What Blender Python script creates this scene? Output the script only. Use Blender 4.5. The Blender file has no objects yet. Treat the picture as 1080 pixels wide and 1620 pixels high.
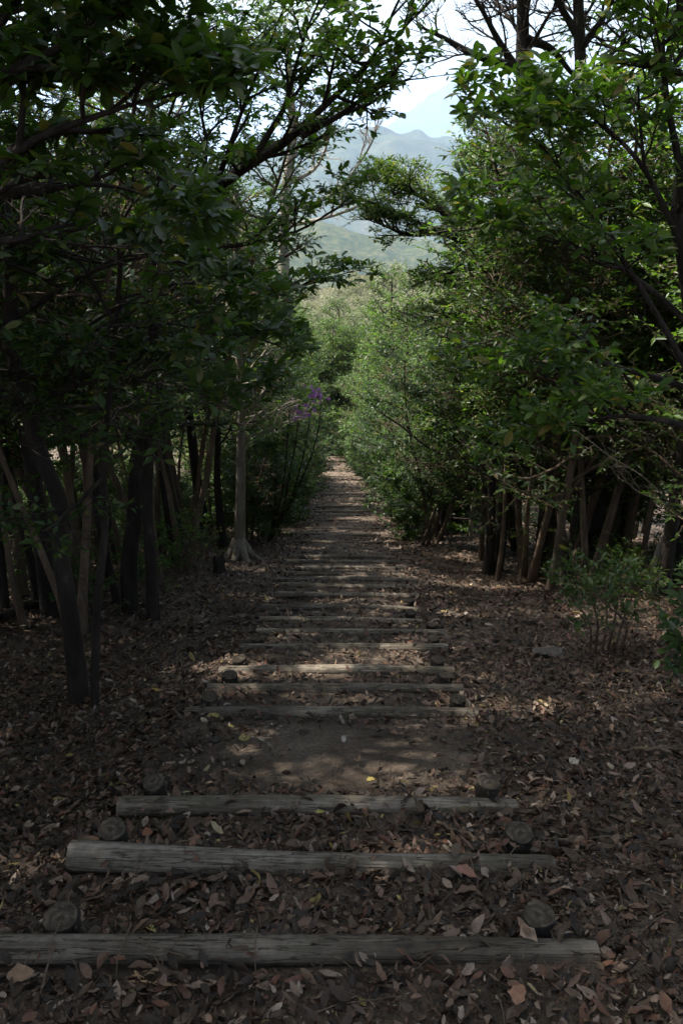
import bpy, math, random
import numpy as np
from mathutils import Vector, Matrix

# ------------------------------------------------------------------ camera, sky, sun, exposure
S = bpy.context.scene
COL = S.collection
EYE = np.array((0.0, 0.0, 1.65))
PITCH = math.radians(26.4)
cam_d = bpy.data.cameras.new("camera"); cam = bpy.data.objects.new("camera", cam_d); COL.objects.link(cam)
cam_d.sensor_fit = 'VERTICAL'; cam_d.sensor_height = 36.0; cam_d.sensor_width = 24.0; cam_d.lens = 28.0
cam_d.clip_start = 0.05; cam_d.clip_end = 60000
cam.location = EYE; cam.rotation_euler = (math.pi / 2 - PITCH, 0, 0)
S.camera = cam

SUN_EL, SUN_AZ = math.radians(55), math.radians(-70)     # azimuth measured from +Y (ahead) towards +X
W = bpy.data.worlds.new("World"); S.world = W; W.use_nodes = True
nt = W.node_tree
sky = nt.nodes.new("ShaderNodeTexSky"); sky.sky_type = 'NISHITA'; sky.sun_disc = False
sky.sun_elevation = SUN_EL; sky.sun_rotation = SUN_AZ
sky.air_density = 1.0; sky.dust_density = 3.5; sky.ozone_density = 1.0; sky.altitude = 200
bw = nt.nodes.new("ShaderNodeRGBToBW"); nt.links.new(sky.outputs[0], bw.inputs[0])      # a hazy, whitened sky
wm = nt.nodes.new("ShaderNodeMix"); wm.data_type = 'RGBA'; wm.inputs[0].default_value = .42
nt.links.new(sky.outputs[0], wm.inputs[6]); nt.links.new(bw.outputs[0], wm.inputs[7])
nt.links.new(wm.outputs[2], nt.nodes["Background"].inputs[0])
nt.nodes["Background"].inputs[1].default_value = 0.15
sun_d = bpy.data.lights.new("sun", 'SUN'); sun_d.energy = 5.0; sun_d.angle = math.radians(0.6); sun_d.color = (1.0, 0.94, 0.85)
sun = bpy.data.objects.new("sun", sun_d); COL.objects.link(sun)
sdir = Vector((math.sin(SUN_AZ) * math.cos(SUN_EL), math.cos(SUN_AZ) * math.cos(SUN_EL), math.sin(SUN_EL)))
sun.rotation_euler = sdir.to_track_quat('Z', 'Y').to_euler()
S.view_settings.view_transform = 'Standard'; S.view_settings.look = 'None'
S.view_settings.exposure = 1.5; S.view_settings.gamma = 1.0; S.view_settings.use_curve_mapping = False
cy = S.cycles
cy.use_denoising = True
cy.max_bounces = 7; cy.diffuse_bounces = 3; cy.glossy_bounces = 2; cy.transmission_bounces = 4
cy.volume_bounces = 4; cy.transparent_max_bounces = 4
cy.sample_clamp_indirect = 4.0
cy.caustics_reflective = False; cy.caustics_refractive = False

# ------------------------------------------------------------------ picture <-> place
FPX = 1260.0
Fv = np.array((0, math.cos(PITCH), -math.sin(PITCH))); Uv = np.array((0, math.sin(PITCH), math.cos(PITCH))); Rv = np.array((1.0, 0, 0))
def ray(px, py):
    return Fv + (px - 540) / FPX * Rv - (py - 810) / FPX * Uv
def at(px, py, Y):
    """the point seen at photo pixel (px, py) that lies Y metres ahead of the camera"""
    d = ray(px, py); return EYE + d * (Y / d[1])

# ------------------------------------------------------------------ ground shape
_cy = np.array([-60, -12, -5, -2, 0, 10, 20, 30, 44, 55, 70, 100, 200, 330, 600, 1200, 2000, 6000, 12000, 60000], float)
_cz = np.array([9, 4.2, 2.0, .87, 0, -4.47, -8.65, -12.45, -17.85, -20.8, -25.5, -36, -72, -112, -170, -300, -440, -1000, -1900, -2700], float)
_ty = np.arange(-60, 140, .1); _tz = np.interp(_ty, _cy, _cz)
_k = np.exp(-.5 * (np.arange(-25, 26) * .1 / .8) ** 2); _k /= _k.sum()
_tz[25:-25] = np.convolve(_tz, _k, 'same')[25:-25]
def base_z(Y):
    Y = np.asarray(Y, float)
    return np.where(Y < 135, np.interp(Y, _ty, _tz), np.interp(Y, _cy, _cz))
def path_x(Y):
    return np.interp(Y, [-5, 0, 2, 4, 6, 9, 14, 30, 36, 44, 50, 56, 64, 80], [-.2, -.17, -.13, -.08, -.02, .03, .05, .06, .0, -.38, -.9, -2.0, -4.2, -9])
_h = np.random.RandomState(7)
_wv = [(_h.uniform(-1, 1) * f, _h.uniform(-1, 1) * f, _h.uniform(0, 6.28), a) for f, a in ((.5, .12), (.9, .10), (1.6, .05), (2.6, .035), (4.5, .018), (7, .012), (11, .008), (16, .006)) for _ in range(3)]
def lumps(X, Y, s=1.0):
    r = 0
    for a, b, p, m in _wv: r = r + m * np.sin(a * X + b * Y + p)
    return r * s
# log steps read off the photograph: left end x, y, right end x, y of the log's upper edge
LOGS = [(-12, 1489, 945, 1504), (108, 1338, 877, 1366), (186, 1265, 818, 1272), (292, 1121, 756, 1124), (328, 1084, 732, 1085),
        (346, 1056, 718, 1057), (379, 1020, 708, 1022), (405, 994, 704, 999), (410, 976, 668, 981), (412, 955, 664, 963),
        (440, 936, 662, 941), (445, 922, 658, 927), (437, 913, 662, 917), (456, 905, 640, 908), (466, 896, 640, 898), (453, 886, 634, 888), (462, 878, 626, 880),
        (470, 855, 606, 857), (478, 843, 602, 844), (484, 834, 604, 835), (492, 822, 594, 822), (494, 814, 594, 815), (496, 807, 590, 808), (500, 800, 590, 800),
        (503, 793, 586, 793), (505, 787, 584, 787), (507, 781, 582, 781), (508, 776, 580, 776), (509, 762, 570, 762), (510, 753, 558, 753), (508, 746, 556, 746),
        (505, 738, 556, 738), (502, 729, 552, 729), (500, 722, 545, 722), (499, 717, 540, 717)]
def solve_Y(py):
    d = ray(540, py)
    Y = np.arange(.3, 75, .01); z = EYE[2] + d[2] / d[1] * Y - base_z(Y)
    i = np.argmax(z < 0); return float(Y[i]) if z[i] < 0 else 60.0
LOGINFO = []
for xl, yl, xr, yr in LOGS:
    Y = solve_Y((yl + yr) / 2); zt = float(base_z(Y))
    a = at(xl, (yl + yr) / 2, Y); b = at(xr, (yl + yr) / 2, Y)
    t = (yr - yl) / FPX * Y * 1.1
    LOGINFO.append((Y, zt, a[0], b[0], t))
LOGY = np.array([l[0] for l in LOGINFO]); LOGZ = np.array([l[1] for l in LOGINFO])
# tread profile: flat-ish, dropping behind each log
_sy, _sz = [-3.0, LOGY[0] - .9], [float(base_z(-3)), LOGZ[0] + .16]
for i, (Y, z) in enumerate(zip(LOGY, LOGZ)):
    drop = .10 if i < len(LOGY) - 1 and (LOGZ[i] - LOGZ[i + 1]) > .2 else .06
    _sy += [Y - .05, Y + .05]; _sz += [z - .025, z - drop]
_sy += [LOGY[-1] + 4]; _sz += [float(base_z(LOGY[-1] + 4))]
_sy = np.array(_sy); _sz = np.array(_sz)
def ground_z(X, Y):
    X = np.asarray(X, float); Y = np.asarray(Y, float)
    off = base_z(Y) + np.where(np.abs(Y) < 150, lumps(X, Y, 1.0) * np.clip((np.abs(X - path_x(Y)) - .6) / 3, .12, .6), 0) - .06
    st = np.interp(Y, _sy, _sz) + lumps(X * 2.2, Y * 2.2, .10)
    # old logs are half buried where they run past the tread
    d = np.abs(X - path_x(Y))
    w = np.clip((1.10 - d) / .2, 0, 1); w = w * w * (3 - 2 * w)
    w = w * np.clip((Y + 2) / 1.5, 0, 1) * np.clip((LOGY[-1] + 3 - Y) / 3, 0, 1)
    side = np.clip((np.abs(X) - 4) / 12, 0, 1)
    off = off + np.where((Y > -20) & (Y < 90), side * .6 * np.sin(X * .21 + Y * .13), 0)
    return off * (1 - w) + st * w
def on_ground(px, py):
    d = ray(px, py)
    Y = np.arange(.4, 80, .02); s = Y / d[1]
    z = EYE[2] + d[2] * s; X = d[0] * s
    hit = z < ground_z(X, Y)
    i = np.argmax(hit) if hit.any() else len(Y) - 1
    return np.array((X[i], Y[i], float(ground_z(X[i], Y[i]))))

# ------------------------------------------------------------------ helpers
def mesh_np(name, V, faces, mat=None, smooth=False):
    """faces: list of int arrays (n,k) with any k"""
    me = bpy.data.meshes.new(name)
    V = np.ascontiguousarray(V, dtype=np.float32)
    me.vertices.add(len(V)); me.vertices.foreach_set("co", V.ravel())
    tot = np.concatenate([np.full(len(f), f.shape[1], np.int32) for f in faces if len(f)])
    idx = np.concatenate([f.ravel().astype(np.int32) for f in faces if len(f)])
    st = np.concatenate(([0], np.cumsum(tot)[:-1])).astype(np.int32)
    me.loops.add(len(idx)); me.loops.foreach_set("vertex_index", idx)
    me.polygons.add(len(tot)); me.polygons.foreach_set("loop_start", st); me.polygons.foreach_set("loop_total", tot)
    if smooth: me.polygons.foreach_set("use_smooth", np.ones(len(tot), bool))
    me.update(calc_edges=True)
    if mat: me.materials.append(mat)
    return me
def link(name, me, parent=None, loc=None):
    o = bpy.data.objects.new(name, me); COL.objects.link(o)
    if parent: o.parent = parent
    if loc is not None: o.location = loc
    return o
def tag(o, label=None, cat=None, group=None, kind=None):
    if label: o["label"] = label
    if cat: o["category"] = cat
    if group: o["group"] = group
    if kind: o["kind"] = kind
    return o
def thing(name, loc, label, cat, group=None, rz=0.0, sc=1.0):
    e = bpy.data.objects.new(name, None); COL.objects.link(e); e.empty_display_size = .2
    e.location = loc; e.rotation_euler = (0, 0, rz); e.scale = (sc, sc, sc)
    return tag(e, label, cat, group)
def norm(a):
    return a / np.maximum(np.linalg.norm(a, axis=-1, keepdims=True), 1e-9)

def tubes(P, R, sides):
    """P (N,K,3) centre lines, R (N,K) radii -> verts, quads"""
    N, K, _ = P.shape
    T = np.empty_like(P); T[:, 1:-1] = P[:, 2:] - P[:, :-2]; T[:, 0] = P[:, 1] - P[:, 0]; T[:, -1] = P[:, -1] - P[:, -2]
    T = norm(T)
    m = norm(P[:, -1] - P[:, 0])
    ref = np.where(np.abs(m[:, 2:3]) > .75, np.array([[1., .1, 0]]), np.array([[0.1, 0, 1.]]))
    Sd = norm(np.cross(T, ref[:, None, :])); B = np.cross(T, Sd)
    a = np.arange(sides) / sides * 2 * math.pi
    V = P[:, :, None, :] + R[:, :, None, None] * (np.cos(a)[None, None, :, None] * Sd[:, :, None, :] + np.sin(a)[None, None, :, None] * B[:, :, None, :])
    V = V.reshape(-1, 3)
    n = np.arange(N)[:, None, None] * K * sides; k = np.arange(K - 1)[None, :, None] * sides; s = np.arange(sides)[None, None, :]; s2 = (s + 1) % sides
    F = np.stack([n + k + s, n + k + s2, n + k + sides + s2, n + k + sides + s], -1).reshape(-1, 4)
    return V, F

def leaves(P, D, Nn, L, Wd, rich=False, curl=None):
    """leaf blades from base point, direction, normal, length, width"""
    D = norm(D); Sd = norm(np.cross(D, Nn)); Nn = np.cross(Sd, D)
    L = L[:, None]; Wd = Wd[:, None]; n = len(P)
    c = (np.full(n, .12) if curl is None else curl)[:, None]
    if not rich:
        V = np.stack([P, P + D * L * .45 + Sd * Wd * .5 + Nn * Wd * .16, P + D * L - Nn * L * c, P + D * L * .45 - Sd * Wd * .5 + Nn * Wd * .16], 1)
        i = np.arange(n)[:, None] * 4
        return V.reshape(-1, 3), [np.concatenate([i + np.array([[0, 1, 2]]), i + np.array([[0, 2, 3]])])]
    if rich == 'fine':
        u = np.array([.0, .10, .25, .42, .58, .74, .88, 1.0]); pw = .5 * np.sin(math.pi * u ** .9) ** .75; pw[0] = pw[-1] = .012
        rr = np.random.RandomState(n); wav = rr.normal(0, .16, (n, 8, 1)) ; asy = 1 + rr.normal(0, .12, (n, 8, 1)); roll = rr.normal(.35, .45, (n, 1, 1))
        mid = P[:, None] + (D * L)[:, None] * u[None, :, None] - (Nn * L * c)[:, None] * (u ** 2)[None, :, None]
        e = Wd[:, :, None] * pw[None, :, None]
        Lf = mid + Sd[:, None] * e * asy + Nn[:, None] * e * (roll + wav); Rt = mid - Sd[:, None] * e / asy + Nn[:, None] * e * (roll - wav * .7)
        V = np.stack([Lf, mid, Rt], 2).reshape(-1, 3); k = np.arange(7) * 3
        q4 = np.concatenate([np.stack([k, k + 1, k + 4, k + 3], -1), np.stack([k + 1, k + 2, k + 5, k + 4], -1)])
        return V, [(np.arange(n)[:, None, None] * 24 + q4[None]).reshape(-1, 4)]
    def q(u, v, h): return P + D * L * u + Sd * Wd * v + Nn * (Wd * abs(v) * .38 - L * c * h * u * u)
    V = np.stack([q(0, 0, 1), q(.33, 0, 1), q(.68, 0, 1), q(1, 0, 1), q(.26, .33, 1), q(.60, .48, 1), q(.26, -.33, 1), q(.60, -.48, 1), q(.86, .30, 1), q(.86, -.30, 1)], 1)
    i = np.arange(n)[:, None] * 10
    q4 = np.concatenate([i + np.array([[1, 2, 5, 4]]), i + np.array([[2, 1, 6, 7]]), i + np.array([[2, 3, 8, 5]]), i + np.array([[3, 2, 7, 9]])])
    t3 = np.concatenate([i + np.array([[0, 1, 4]]), i + np.array([[1, 0, 6]])])
    return V.reshape(-1, 3), [q4, t3]

# ------------------------------------------------------------------ materials
def mat(name):
    m = bpy.data.materials.new(name); m.use_nodes = True
    return m, m.node_tree, m.node_tree.nodes["Principled BSDF"]
def ramp(nt, cols, fac):
    r = nt.nodes.new("ShaderNodeValToRGB"); e = r.color_ramp.elements
    while len(e) < len(cols): e.new(0.5)
    for el, (p, c) in zip(e, cols): el.position = p; el.color = (*c, 1)
    nt.links.new(fac, r.inputs[0]); return r.outputs[0]
def noise(nt, scale, detail=4, vec=None, rough=.6):
    n = nt.nodes.new("ShaderNodeTexNoise"); n.inputs["Scale"].default_value = scale; n.inputs["Detail"].default_value = detail; n.inputs["Roughness"].default_value = rough
    if vec is not None: nt.links.new(vec, n.inputs["Vector"])
    return n.outputs["Fac"]
def objcoord(nt, scale=(1, 1, 1)):
    t = nt.nodes.new("ShaderNodeTexCoord"); mp = nt.nodes.new("ShaderNodeMapping"); mp.inputs["Scale"].default_value = scale
    nt.links.new(t.outputs["Object"], mp.inputs[0]); return mp.outputs[0]
def bump(nt, b, h, strength=.5, dist=.01):
    n = nt.nodes.new("ShaderNodeBump"); n.inputs["Strength"].default_value = strength; n.inputs["Distance"].default_value = dist
    nt.links.new(h, n.inputs["Height"]); nt.links.new(n.outputs[0], b.inputs["Normal"])
def mix(nt, f, a, b, mode='MIX'):
    m = nt.nodes.new("ShaderNodeMix"); m.data_type = 'RGBA'; m.blend_type = mode
    for k, v in ((0, f), (6, a), (7, b)):
        if isinstance(v, (int, float)): m.inputs[k].default_value = v
        elif isinstance(v, tuple): m.inputs[k].default_value = (*v, 1)
        else: nt.links.new(v, m.inputs[k])
    return m.outputs[2]

def leaf_mat(name, cols, trans, tfac=.35, rough=.38, spec=.5):
    m, nt, b = mat(name)
    g = nt.nodes.new("ShaderNodeNewGeometry")
    c = ramp(nt, cols, g.outputs["Random Per Island"])
    nt.links.new(c, b.inputs["Base Color"]); b.inputs["Roughness"].default_value = rough; b.inputs["Specular IOR Level"].default_value = spec
    tr = nt.nodes.new("ShaderNodeBsdfTranslucent")
    tc = mix(nt, 1.0, c, trans, 'MULTIPLY'); nt.links.new(tc, tr.inputs[0])
    mx = nt.nodes.new("ShaderNodeMixShader"); mx.inputs[0].default_value = tfac
    nt.links.new(b.outputs[0], mx.inputs[1]); nt.links.new(tr.outputs[0], mx.inputs[2])
    nt.links.new(mx.outputs[0], nt.nodes["Material Output"].inputs[0])
    return m
LEAF_DARK = leaf_mat("leaf_dark", [(0, (.024, .048, .010)), (.5, (.036, .066, .013)), (.88, (.052, .086, .017)), (.96, (.09, .10, .022)), (1, (.13, .085, .03))], (2.6, 3.2, 1.0), .32, .42, .38)
LEAF_MID = leaf_mat("leaf_mid", [(0, (.034, .068, .012)), (.5, (.054, .100, .017)), (.88, (.080, .128, .022)), (.96, (.12, .13, .03)), (1, (.16, .11, .04))], (2.4, 2.9, 1.0), .38, .44, .34)
LEAF_LIGHT = leaf_mat("leaf_light", [(0, (.036, .068, .013)), (.5, (.056, .100, .017)), (.9, (.085, .125, .023)), (1, (.17, .15, .04))], (2.2, 2.4, 1.0), .38, .46, .32)
LEAF_BLUE = leaf_mat("leaf_deep", [(0, (.024, .050, .014)), (.5, (.036, .070, .018)), (1, (.06, .095, .024))], (2.4, 2.9, 1.1), .32, .42, .38)
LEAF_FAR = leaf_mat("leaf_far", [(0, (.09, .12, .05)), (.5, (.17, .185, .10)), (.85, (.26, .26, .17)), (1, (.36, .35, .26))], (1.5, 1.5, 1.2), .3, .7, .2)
PETAL = leaf_mat("petal", [(0, (.34, .11, .42)), (1, (.54, .24, .62))], (1.2, 1.1, 1.2), .4, .5, .3)

def bark_mat(name, cols, scale=9.0):
    m, nt, b = mat(name)
    v = objcoord(nt, (1, 1, .22)); n1 = noise(nt, scale, 6, v); n2 = noise(nt, scale * 5, 5, v)
    c = ramp(nt, cols, n1); c2 = mix(nt, .35, c, ramp(nt, [(.3, (.3, .3, .3)), (.7, (1.3, 1.3, 1.3))], n2), 'MULTIPLY')
    lich = noise(nt, 7, 7, objcoord(nt, (1, 1, .7)), .75)
    c2 = mix(nt, ramp(nt, [(.60, (0, 0, 0)), (.66, (.55, .55, .55))], lich), c2, tuple(min(.3, 2.2 * x + .03) for x in cols[1][1]))
    nt.links.new(c2, b.inputs["Base Color"]); b.inputs["Roughness"].default_value = .9; b.inputs["Specular IOR Level"].default_value = .25
    bump(nt, b, n2, 1.0, .02); return m
BARK_DARK = bark_mat("bark_dark", [(.25, (.016, .013, .010)), (.5, (.034, .027, .021)), (.75, (.065, .054, .043))])
BARK_BROWN = bark_mat("bark_brown", [(.25, (.07, .048, .032)), (.5, (.13, .092, .062)), (.75, (.22, .165, .115))])
BARK_PALE = bark_mat("bark_pale", [(.25, (.15, .125, .095)), (.5, (.27, .235, .185)), (.75, (.40, .36, .30))])

def litter_mat():
    m, nt, b = mat("dead_leaf")
    g = nt.nodes.new("ShaderNodeNewGeometry")
    c = ramp(nt, [(0, (.020, .014, .010)), (.22, (.04, .027, .018)), (.42, (.070, .047, .030)), (.60, (.115, .077, .050)), (.76, (.135, .062, .038)), (.86, (.19, .13, .09)), (.945, (.27, .205, .155)), (.968, (.38, .31, .25)), (.980, (.32, .25, .07)), (.99, (.07, .048, .034))], g.outputs["Random Per Island"])
    n = noise(nt, 60, 3, objcoord(nt))
    c = mix(nt, .5, c, ramp(nt, [(.3, (.45, .45, .45)), (.7, (1.25, 1.2, 1.15))], n), 'MULTIPLY')
    nt.links.new(c, b.inputs["Base Color"]); b.inputs["Roughness"].default_value = .62; b.inputs["Specular IOR Level"].default_value = .35
    return m
DEAD = litter_mat()
def one_leaf_mat(name, col):
    m, nt, b = mat(name); n = noise(nt, 45, 4, objcoord(nt))
    c = ramp(nt, [(.3, tuple(x * .6 for x in col)), (.6, col), (.8, tuple(min(1, x * 1.15) for x in col))], n)
    nt.links.new(c, b.inputs["Base Color"]); b.inputs["Roughness"].default_value = .6; return m
def soil_mat():
    m, nt, b = mat("soil"); v = objcoord(nt)
    n1 = noise(nt, 1.4, 5, v); n2 = noise(nt, 38, 8, v, .7); n3 = noise(nt, 130, 4, v)
    c = ramp(nt, [(.3, (.065, .049, .038)), (.5, (.12, .092, .070)), (.7, (.21, .165, .13))], n1)
    c = mix(nt, .75, c, ramp(nt, [(.32, (.35, .34, .33)), (.5, (.9, .88, .85)), (.68, (1.45, 1.4, 1.3))], n2), 'MULTIPLY')
    # far slopes carry scrub, not bare soil
    g = nt.nodes.new("ShaderNodeNewGeometry"); sp = nt.nodes.new("ShaderNodeSeparateXYZ"); nt.links.new(g.outputs["Position"], sp.inputs[0])
    mr = nt.nodes.new("ShaderNodeMapRange"); mr.inputs[1].default_value = 60; mr.inputs[2].default_value = 110; nt.links.new(sp.outputs[1], mr.inputs[0])
    n4 = noise(nt, .05, 8, v, .75); green = ramp(nt, [(.35, (.035, .05, .018)), (.55, (.08, .085, .035)), (.7, (.14, .12, .06))], n4)
    c = mix(nt, mr.outputs[0], c, green)
    nt.links.new(c, b.inputs["Base Color"]); b.inputs["Roughness"].default_value = .95; b.inputs["Specular IOR Level"].default_value = .2
    ad = nt.nodes.new("ShaderNodeMath"); ad.operation = 'ADD'; nt.links.new(n2, ad.inputs[0]); nt.links.new(n3, ad.inputs[1])
    bump(nt, b, ad.outputs[0], .8, .02); return m
def log_mat(name, k=1.0, moss=.0):
    m, nt, b = mat(name)
    oi = nt.nodes.new("ShaderNodeObjectInfo")
    t = nt.nodes.new("ShaderNodeTexCoord"); ad = nt.nodes.new("ShaderNodeVectorMath"); ad.operation = 'ADD'
    nt.links.new(t.outputs["Object"], ad.inputs[0]); nt.links.new(oi.outputs["Location"], ad.inputs[1])
    mp = nt.nodes.new("ShaderNodeMapping"); mp.inputs["Scale"].default_value = (.9, 14, 14); nt.links.new(ad.outputs[0], mp.inputs[0])
    mp2 = nt.nodes.new("ShaderNodeMapping"); mp2.inputs["Scale"].default_value = (1.2, 45, 45); nt.links.new(ad.outputs[0], mp2.inputs[0])
    n1 = noise(nt, 2.2, 6, mp.outputs[0]); n2 = noise(nt, 3.0, 5, mp2.outputs[0]); n3 = noise(nt, 3.0, 4, ad.outputs[0]); n5 = noise(nt, 22, 5, ad.outputs[0])
    c = ramp(nt, [(.25, tuple(k * x for x in (.115, .098, .074))), (.5, tuple(k * x for x in (.215, .187, .148))), (.75, tuple(k * x for x in (.34, .30, .245)))], n1)
    c = mix(nt, .7, c, ramp(nt, [(.3, (.3, .3, .3)), (.45, (.9, .9, .9)), (.7, (1.2, 1.2, 1.2))], n2), 'MULTIPLY')
    c = mix(nt, .6, c, ramp(nt, [(.35, (.55, .5, .45)), (.6, (1.1, 1.1, 1.1))], n5), 'MULTIPLY')
    ab = nt.nodes.new("ShaderNodeMath"); ab.operation = 'SUBTRACT'; ab.inputs[1].default_value = .5; nt.links.new(n1, ab.inputs[0])
    ab2 = nt.nodes.new("ShaderNodeMath"); ab2.operation = 'ABSOLUTE'; nt.links.new(ab.outputs[0], ab2.inputs[0])
    c = mix(nt, .85, c, ramp(nt, [(.008, (.12, .11, .10)), (.022, (1, 1, 1))], ab2.outputs[0]), 'MULTIPLY')
    c = mix(nt, .8, c, ramp(nt, [(0, (.55, .52, .48)), (.5, (.9, .9, .9)), (1, (1.25, 1.22, 1.15))], oi.outputs["Random"]), 'MULTIPLY')
    c = mix(nt, .7, c, ramp(nt, [(.35, (.45, .42, .38)), (.62, (1.2, 1.2, 1.2))], noise(nt, 1.6, 3, ad.outputs[0])), 'MULTIPLY')
    c = mix(nt, ramp(nt, [(.56 - moss, (0, 0, 0)), (.74 - moss, (.7, .7, .7))], n3), c, (.085, .082, .05))
    nt.links.new(c, b.inputs["Base Color"]); b.inputs["Roughness"].default_value = .85; b.inputs["Specular IOR Level"].default_value = .3
    ad2 = nt.nodes.new("ShaderNodeMath"); ad2.operation = 'ADD'; nt.links.new(n2, ad2.inputs[0]); nt.links.new(n1, ad2.inputs[1])
    bump(nt, b, ad2.outputs[0], .9, .012); return m
LOGM = log_mat("weathered_log"); POSTM = log_mat("dark_post", .20, .0)
def end_mat():
    m, nt, b = mat("cut_end")
    w = nt.nodes.new("ShaderNodeTexWave"); w.wave_type = 'RINGS'; w.rings_direction = 'Z'; w.inputs["Scale"].default_value = 9; w.inputs["Distortion"].default_value = 9; w.inputs["Detail"].default_value = 3
    nt.links.new(objcoord(nt), w.inputs["Vector"])
    n = noise(nt, 18, 5, objcoord(nt))
    c = ramp(nt, [(.2, (.052, .042, .032)), (.8, (.080, .066, .050))], w.outputs["Fac"])
    c = mix(nt, .9, c, ramp(nt, [(.3, (.35, .35, .35)), (.5, (.9, .9, .9)), (.7, (2.0, 1.9, 1.7))], noise(nt, 34, 7, objcoord(nt), .75)), 'MULTIPLY')
    nt.links.new(c, b.inputs["Base Color"]); b.inputs["Roughness"].default_value = .95; b.inputs["Specular IOR Level"].default_value = .12; bump(nt, b, n, .6, .008); return m
ENDM = end_mat()
def hill_mat(name, a, b_, c_, scale):
    m, nt, b = mat(name); v = objcoord(nt)
    n1 = noise(nt, scale, 9, v, .7); n2 = noise(nt, scale * 9, 6, v, .75)
    c = ramp(nt, [(.35, a), (.5, b_), (.66, c_)], n1)
    c = mix(nt, .7, c, ramp(nt, [(.35, (.4, .45, .4)), (.65, (1.5, 1.4, 1.2))], n2), 'MULTIPLY')
    nt.links.new(c, b.inputs["Base Color"]); b.inputs["Roughness"].default_value = 1; b.inputs["Specular IOR Level"].default_value = 0
    bump(nt, b, n2, 1.0, 12); return m

# ------------------------------------------------------------------ ground sheet, hills
def spread(lo, hi, fine, step, grow):
    a = list(np.arange(fine[0], fine[1] + 1e-6, step))
    s = step
    while a[-1] < hi: s *= grow; a.append(a[-1] + s)
    s = step
    while a[0] > lo: s *= grow; a.insert(0, a[0] - s)
    return np.array(a)
gx = spread(-58000, 58000, (-1.6, 1.6), .05, 1.12)
gy = np.concatenate([spread(-60, -.4, (-.5, -.4), .06, 1.12)[:-1], np.arange(-.4, 13, .035), np.arange(13, 48, .11), spread(48, 60000, (48, 60), .3, 1.07)])
gy = np.unique(np.round(gy, 4)); gy = gy[gy > -70]
GX, GY = np.meshgrid(gx, gy); GZ = ground_z(GX, GY)
V = np.stack([GX, GY, GZ], -1).reshape(-1, 3); nx, ny = len(gx), len(gy)
i = np.arange(ny - 1)[:, None] * nx + np.arange(nx - 1)[None, :]
F = np.stack([i, i + 1, i + nx + 1, i + nx], -1).reshape(-1, 4)
tag(link("ground", mesh_np("ground", V, [F], soil_mat(), True)), kind="structure")

def hill(name, D, depth, prof, floor, m, seed, rough, nx=260, nyy=70):
    """a ridge at distance D whose skyline passes the given photo pixels"""
    r = np.random.RandomState(seed)
    px = np.array([p[0] for p in prof], float); py = np.array([p[1] for p in prof], float)
    X = np.linspace(at(px[0], py[0], D)[0], at(px[-1], py[-1], D)[0], nx)
    pX = np.array([at(a, b, D)[0] for a, b in prof]); pZ = np.array([at(a, b, D)[2] for a, b in prof])
    zt = np.interp(X, pX, pZ)
    t = np.linspace(0, 1, nyy)
    sh = np.sin(np.clip(t * 1.15, 0, 1) * math.pi / 2) ** .9 * np.where(t > .87, 1 - (t - .87) * 1.8, 1)
    XX, TT = np.meshgrid(X, t); ZZ = floor + (zt[None, :] - floor) * sh[:, None]
    YY = D - depth + depth * TT / .87
    sp = (X[-1] - X[0]) / 9
    for k in range(26):
        f = 2 ** r.uniform(0, 4.2); th = r.uniform(0, 6.28)
        ZZ += rough * 3.2 / f ** .9 * np.sin((XX * math.cos(th) + YY * math.sin(th)) / sp * f * 2 + r.uniform(0, 6.28)) * np.sin(np.clip(TT, 0, 1) * math.pi * .6)
    ZZ += r.normal(0, rough * .16, ZZ.shape) * (TT > .02)
    V = np.stack([XX, YY, ZZ], -1).reshape(-1, 3)
    i = np.arange(nyy - 1)[:, None] * nx + np.arange(nx - 1)[None, :]
    F = np.stack([i, i + 1, i + nx + 1, i + nx], -1).reshape(-1, 4)
    return tag(link(name, mesh_np(name, V, [F], m, True)), kind="structure")
HM = hill_mat("hill_forest", (.015, .03, .012), (.04, .055, .022), (.09, .085, .045), .004)
HM2 = hill_mat("near_hill_forest", (.03, .05, .016), (.075, .095, .03), (.17, .16, .07), .03)
hill("mountain", 21000, 3000, [(560, 230), (600, 205), (640, 178), (662, 160), (690, 147), (711, 140), (735, 150), (752, 163), (790, 190), (850, 215), (930, 245)], -1500, HM, 3, 14, 160, 40)
hill("hill", 8500, 2800, [(-300, 300), (100, 262), (330, 235), (420, 225), (470, 212), (520, 196), (560, 186), (590, 187), (615, 195), (645, 205), (690, 211), (712, 219), (735, 228), (765, 228), (800, 240), (900, 255), (1100, 275), (1500, 310)], -1250, HM, 5, 20)
hill("wooded_ridge", 3400, 1300, [(-400, 430), (200, 372), (380, 352), (470, 347), (520, 350), (560, 358), (600, 366), (650, 375), (720, 372), (900, 390), (1400, 440)], -700, HM2, 8, 7)
hill("hillside", 300, 130, [(150, 490), (400, 474), (480, 462), (520, 456), (560, 446), (610, 438), (680, 436), (800, 444), (1000, 464)], -125, hill_mat("scrub", (.15, .175, .09), (.26, .27, .17), (.38, .38, .28), .09), 9, .45, 160, 50)

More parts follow.
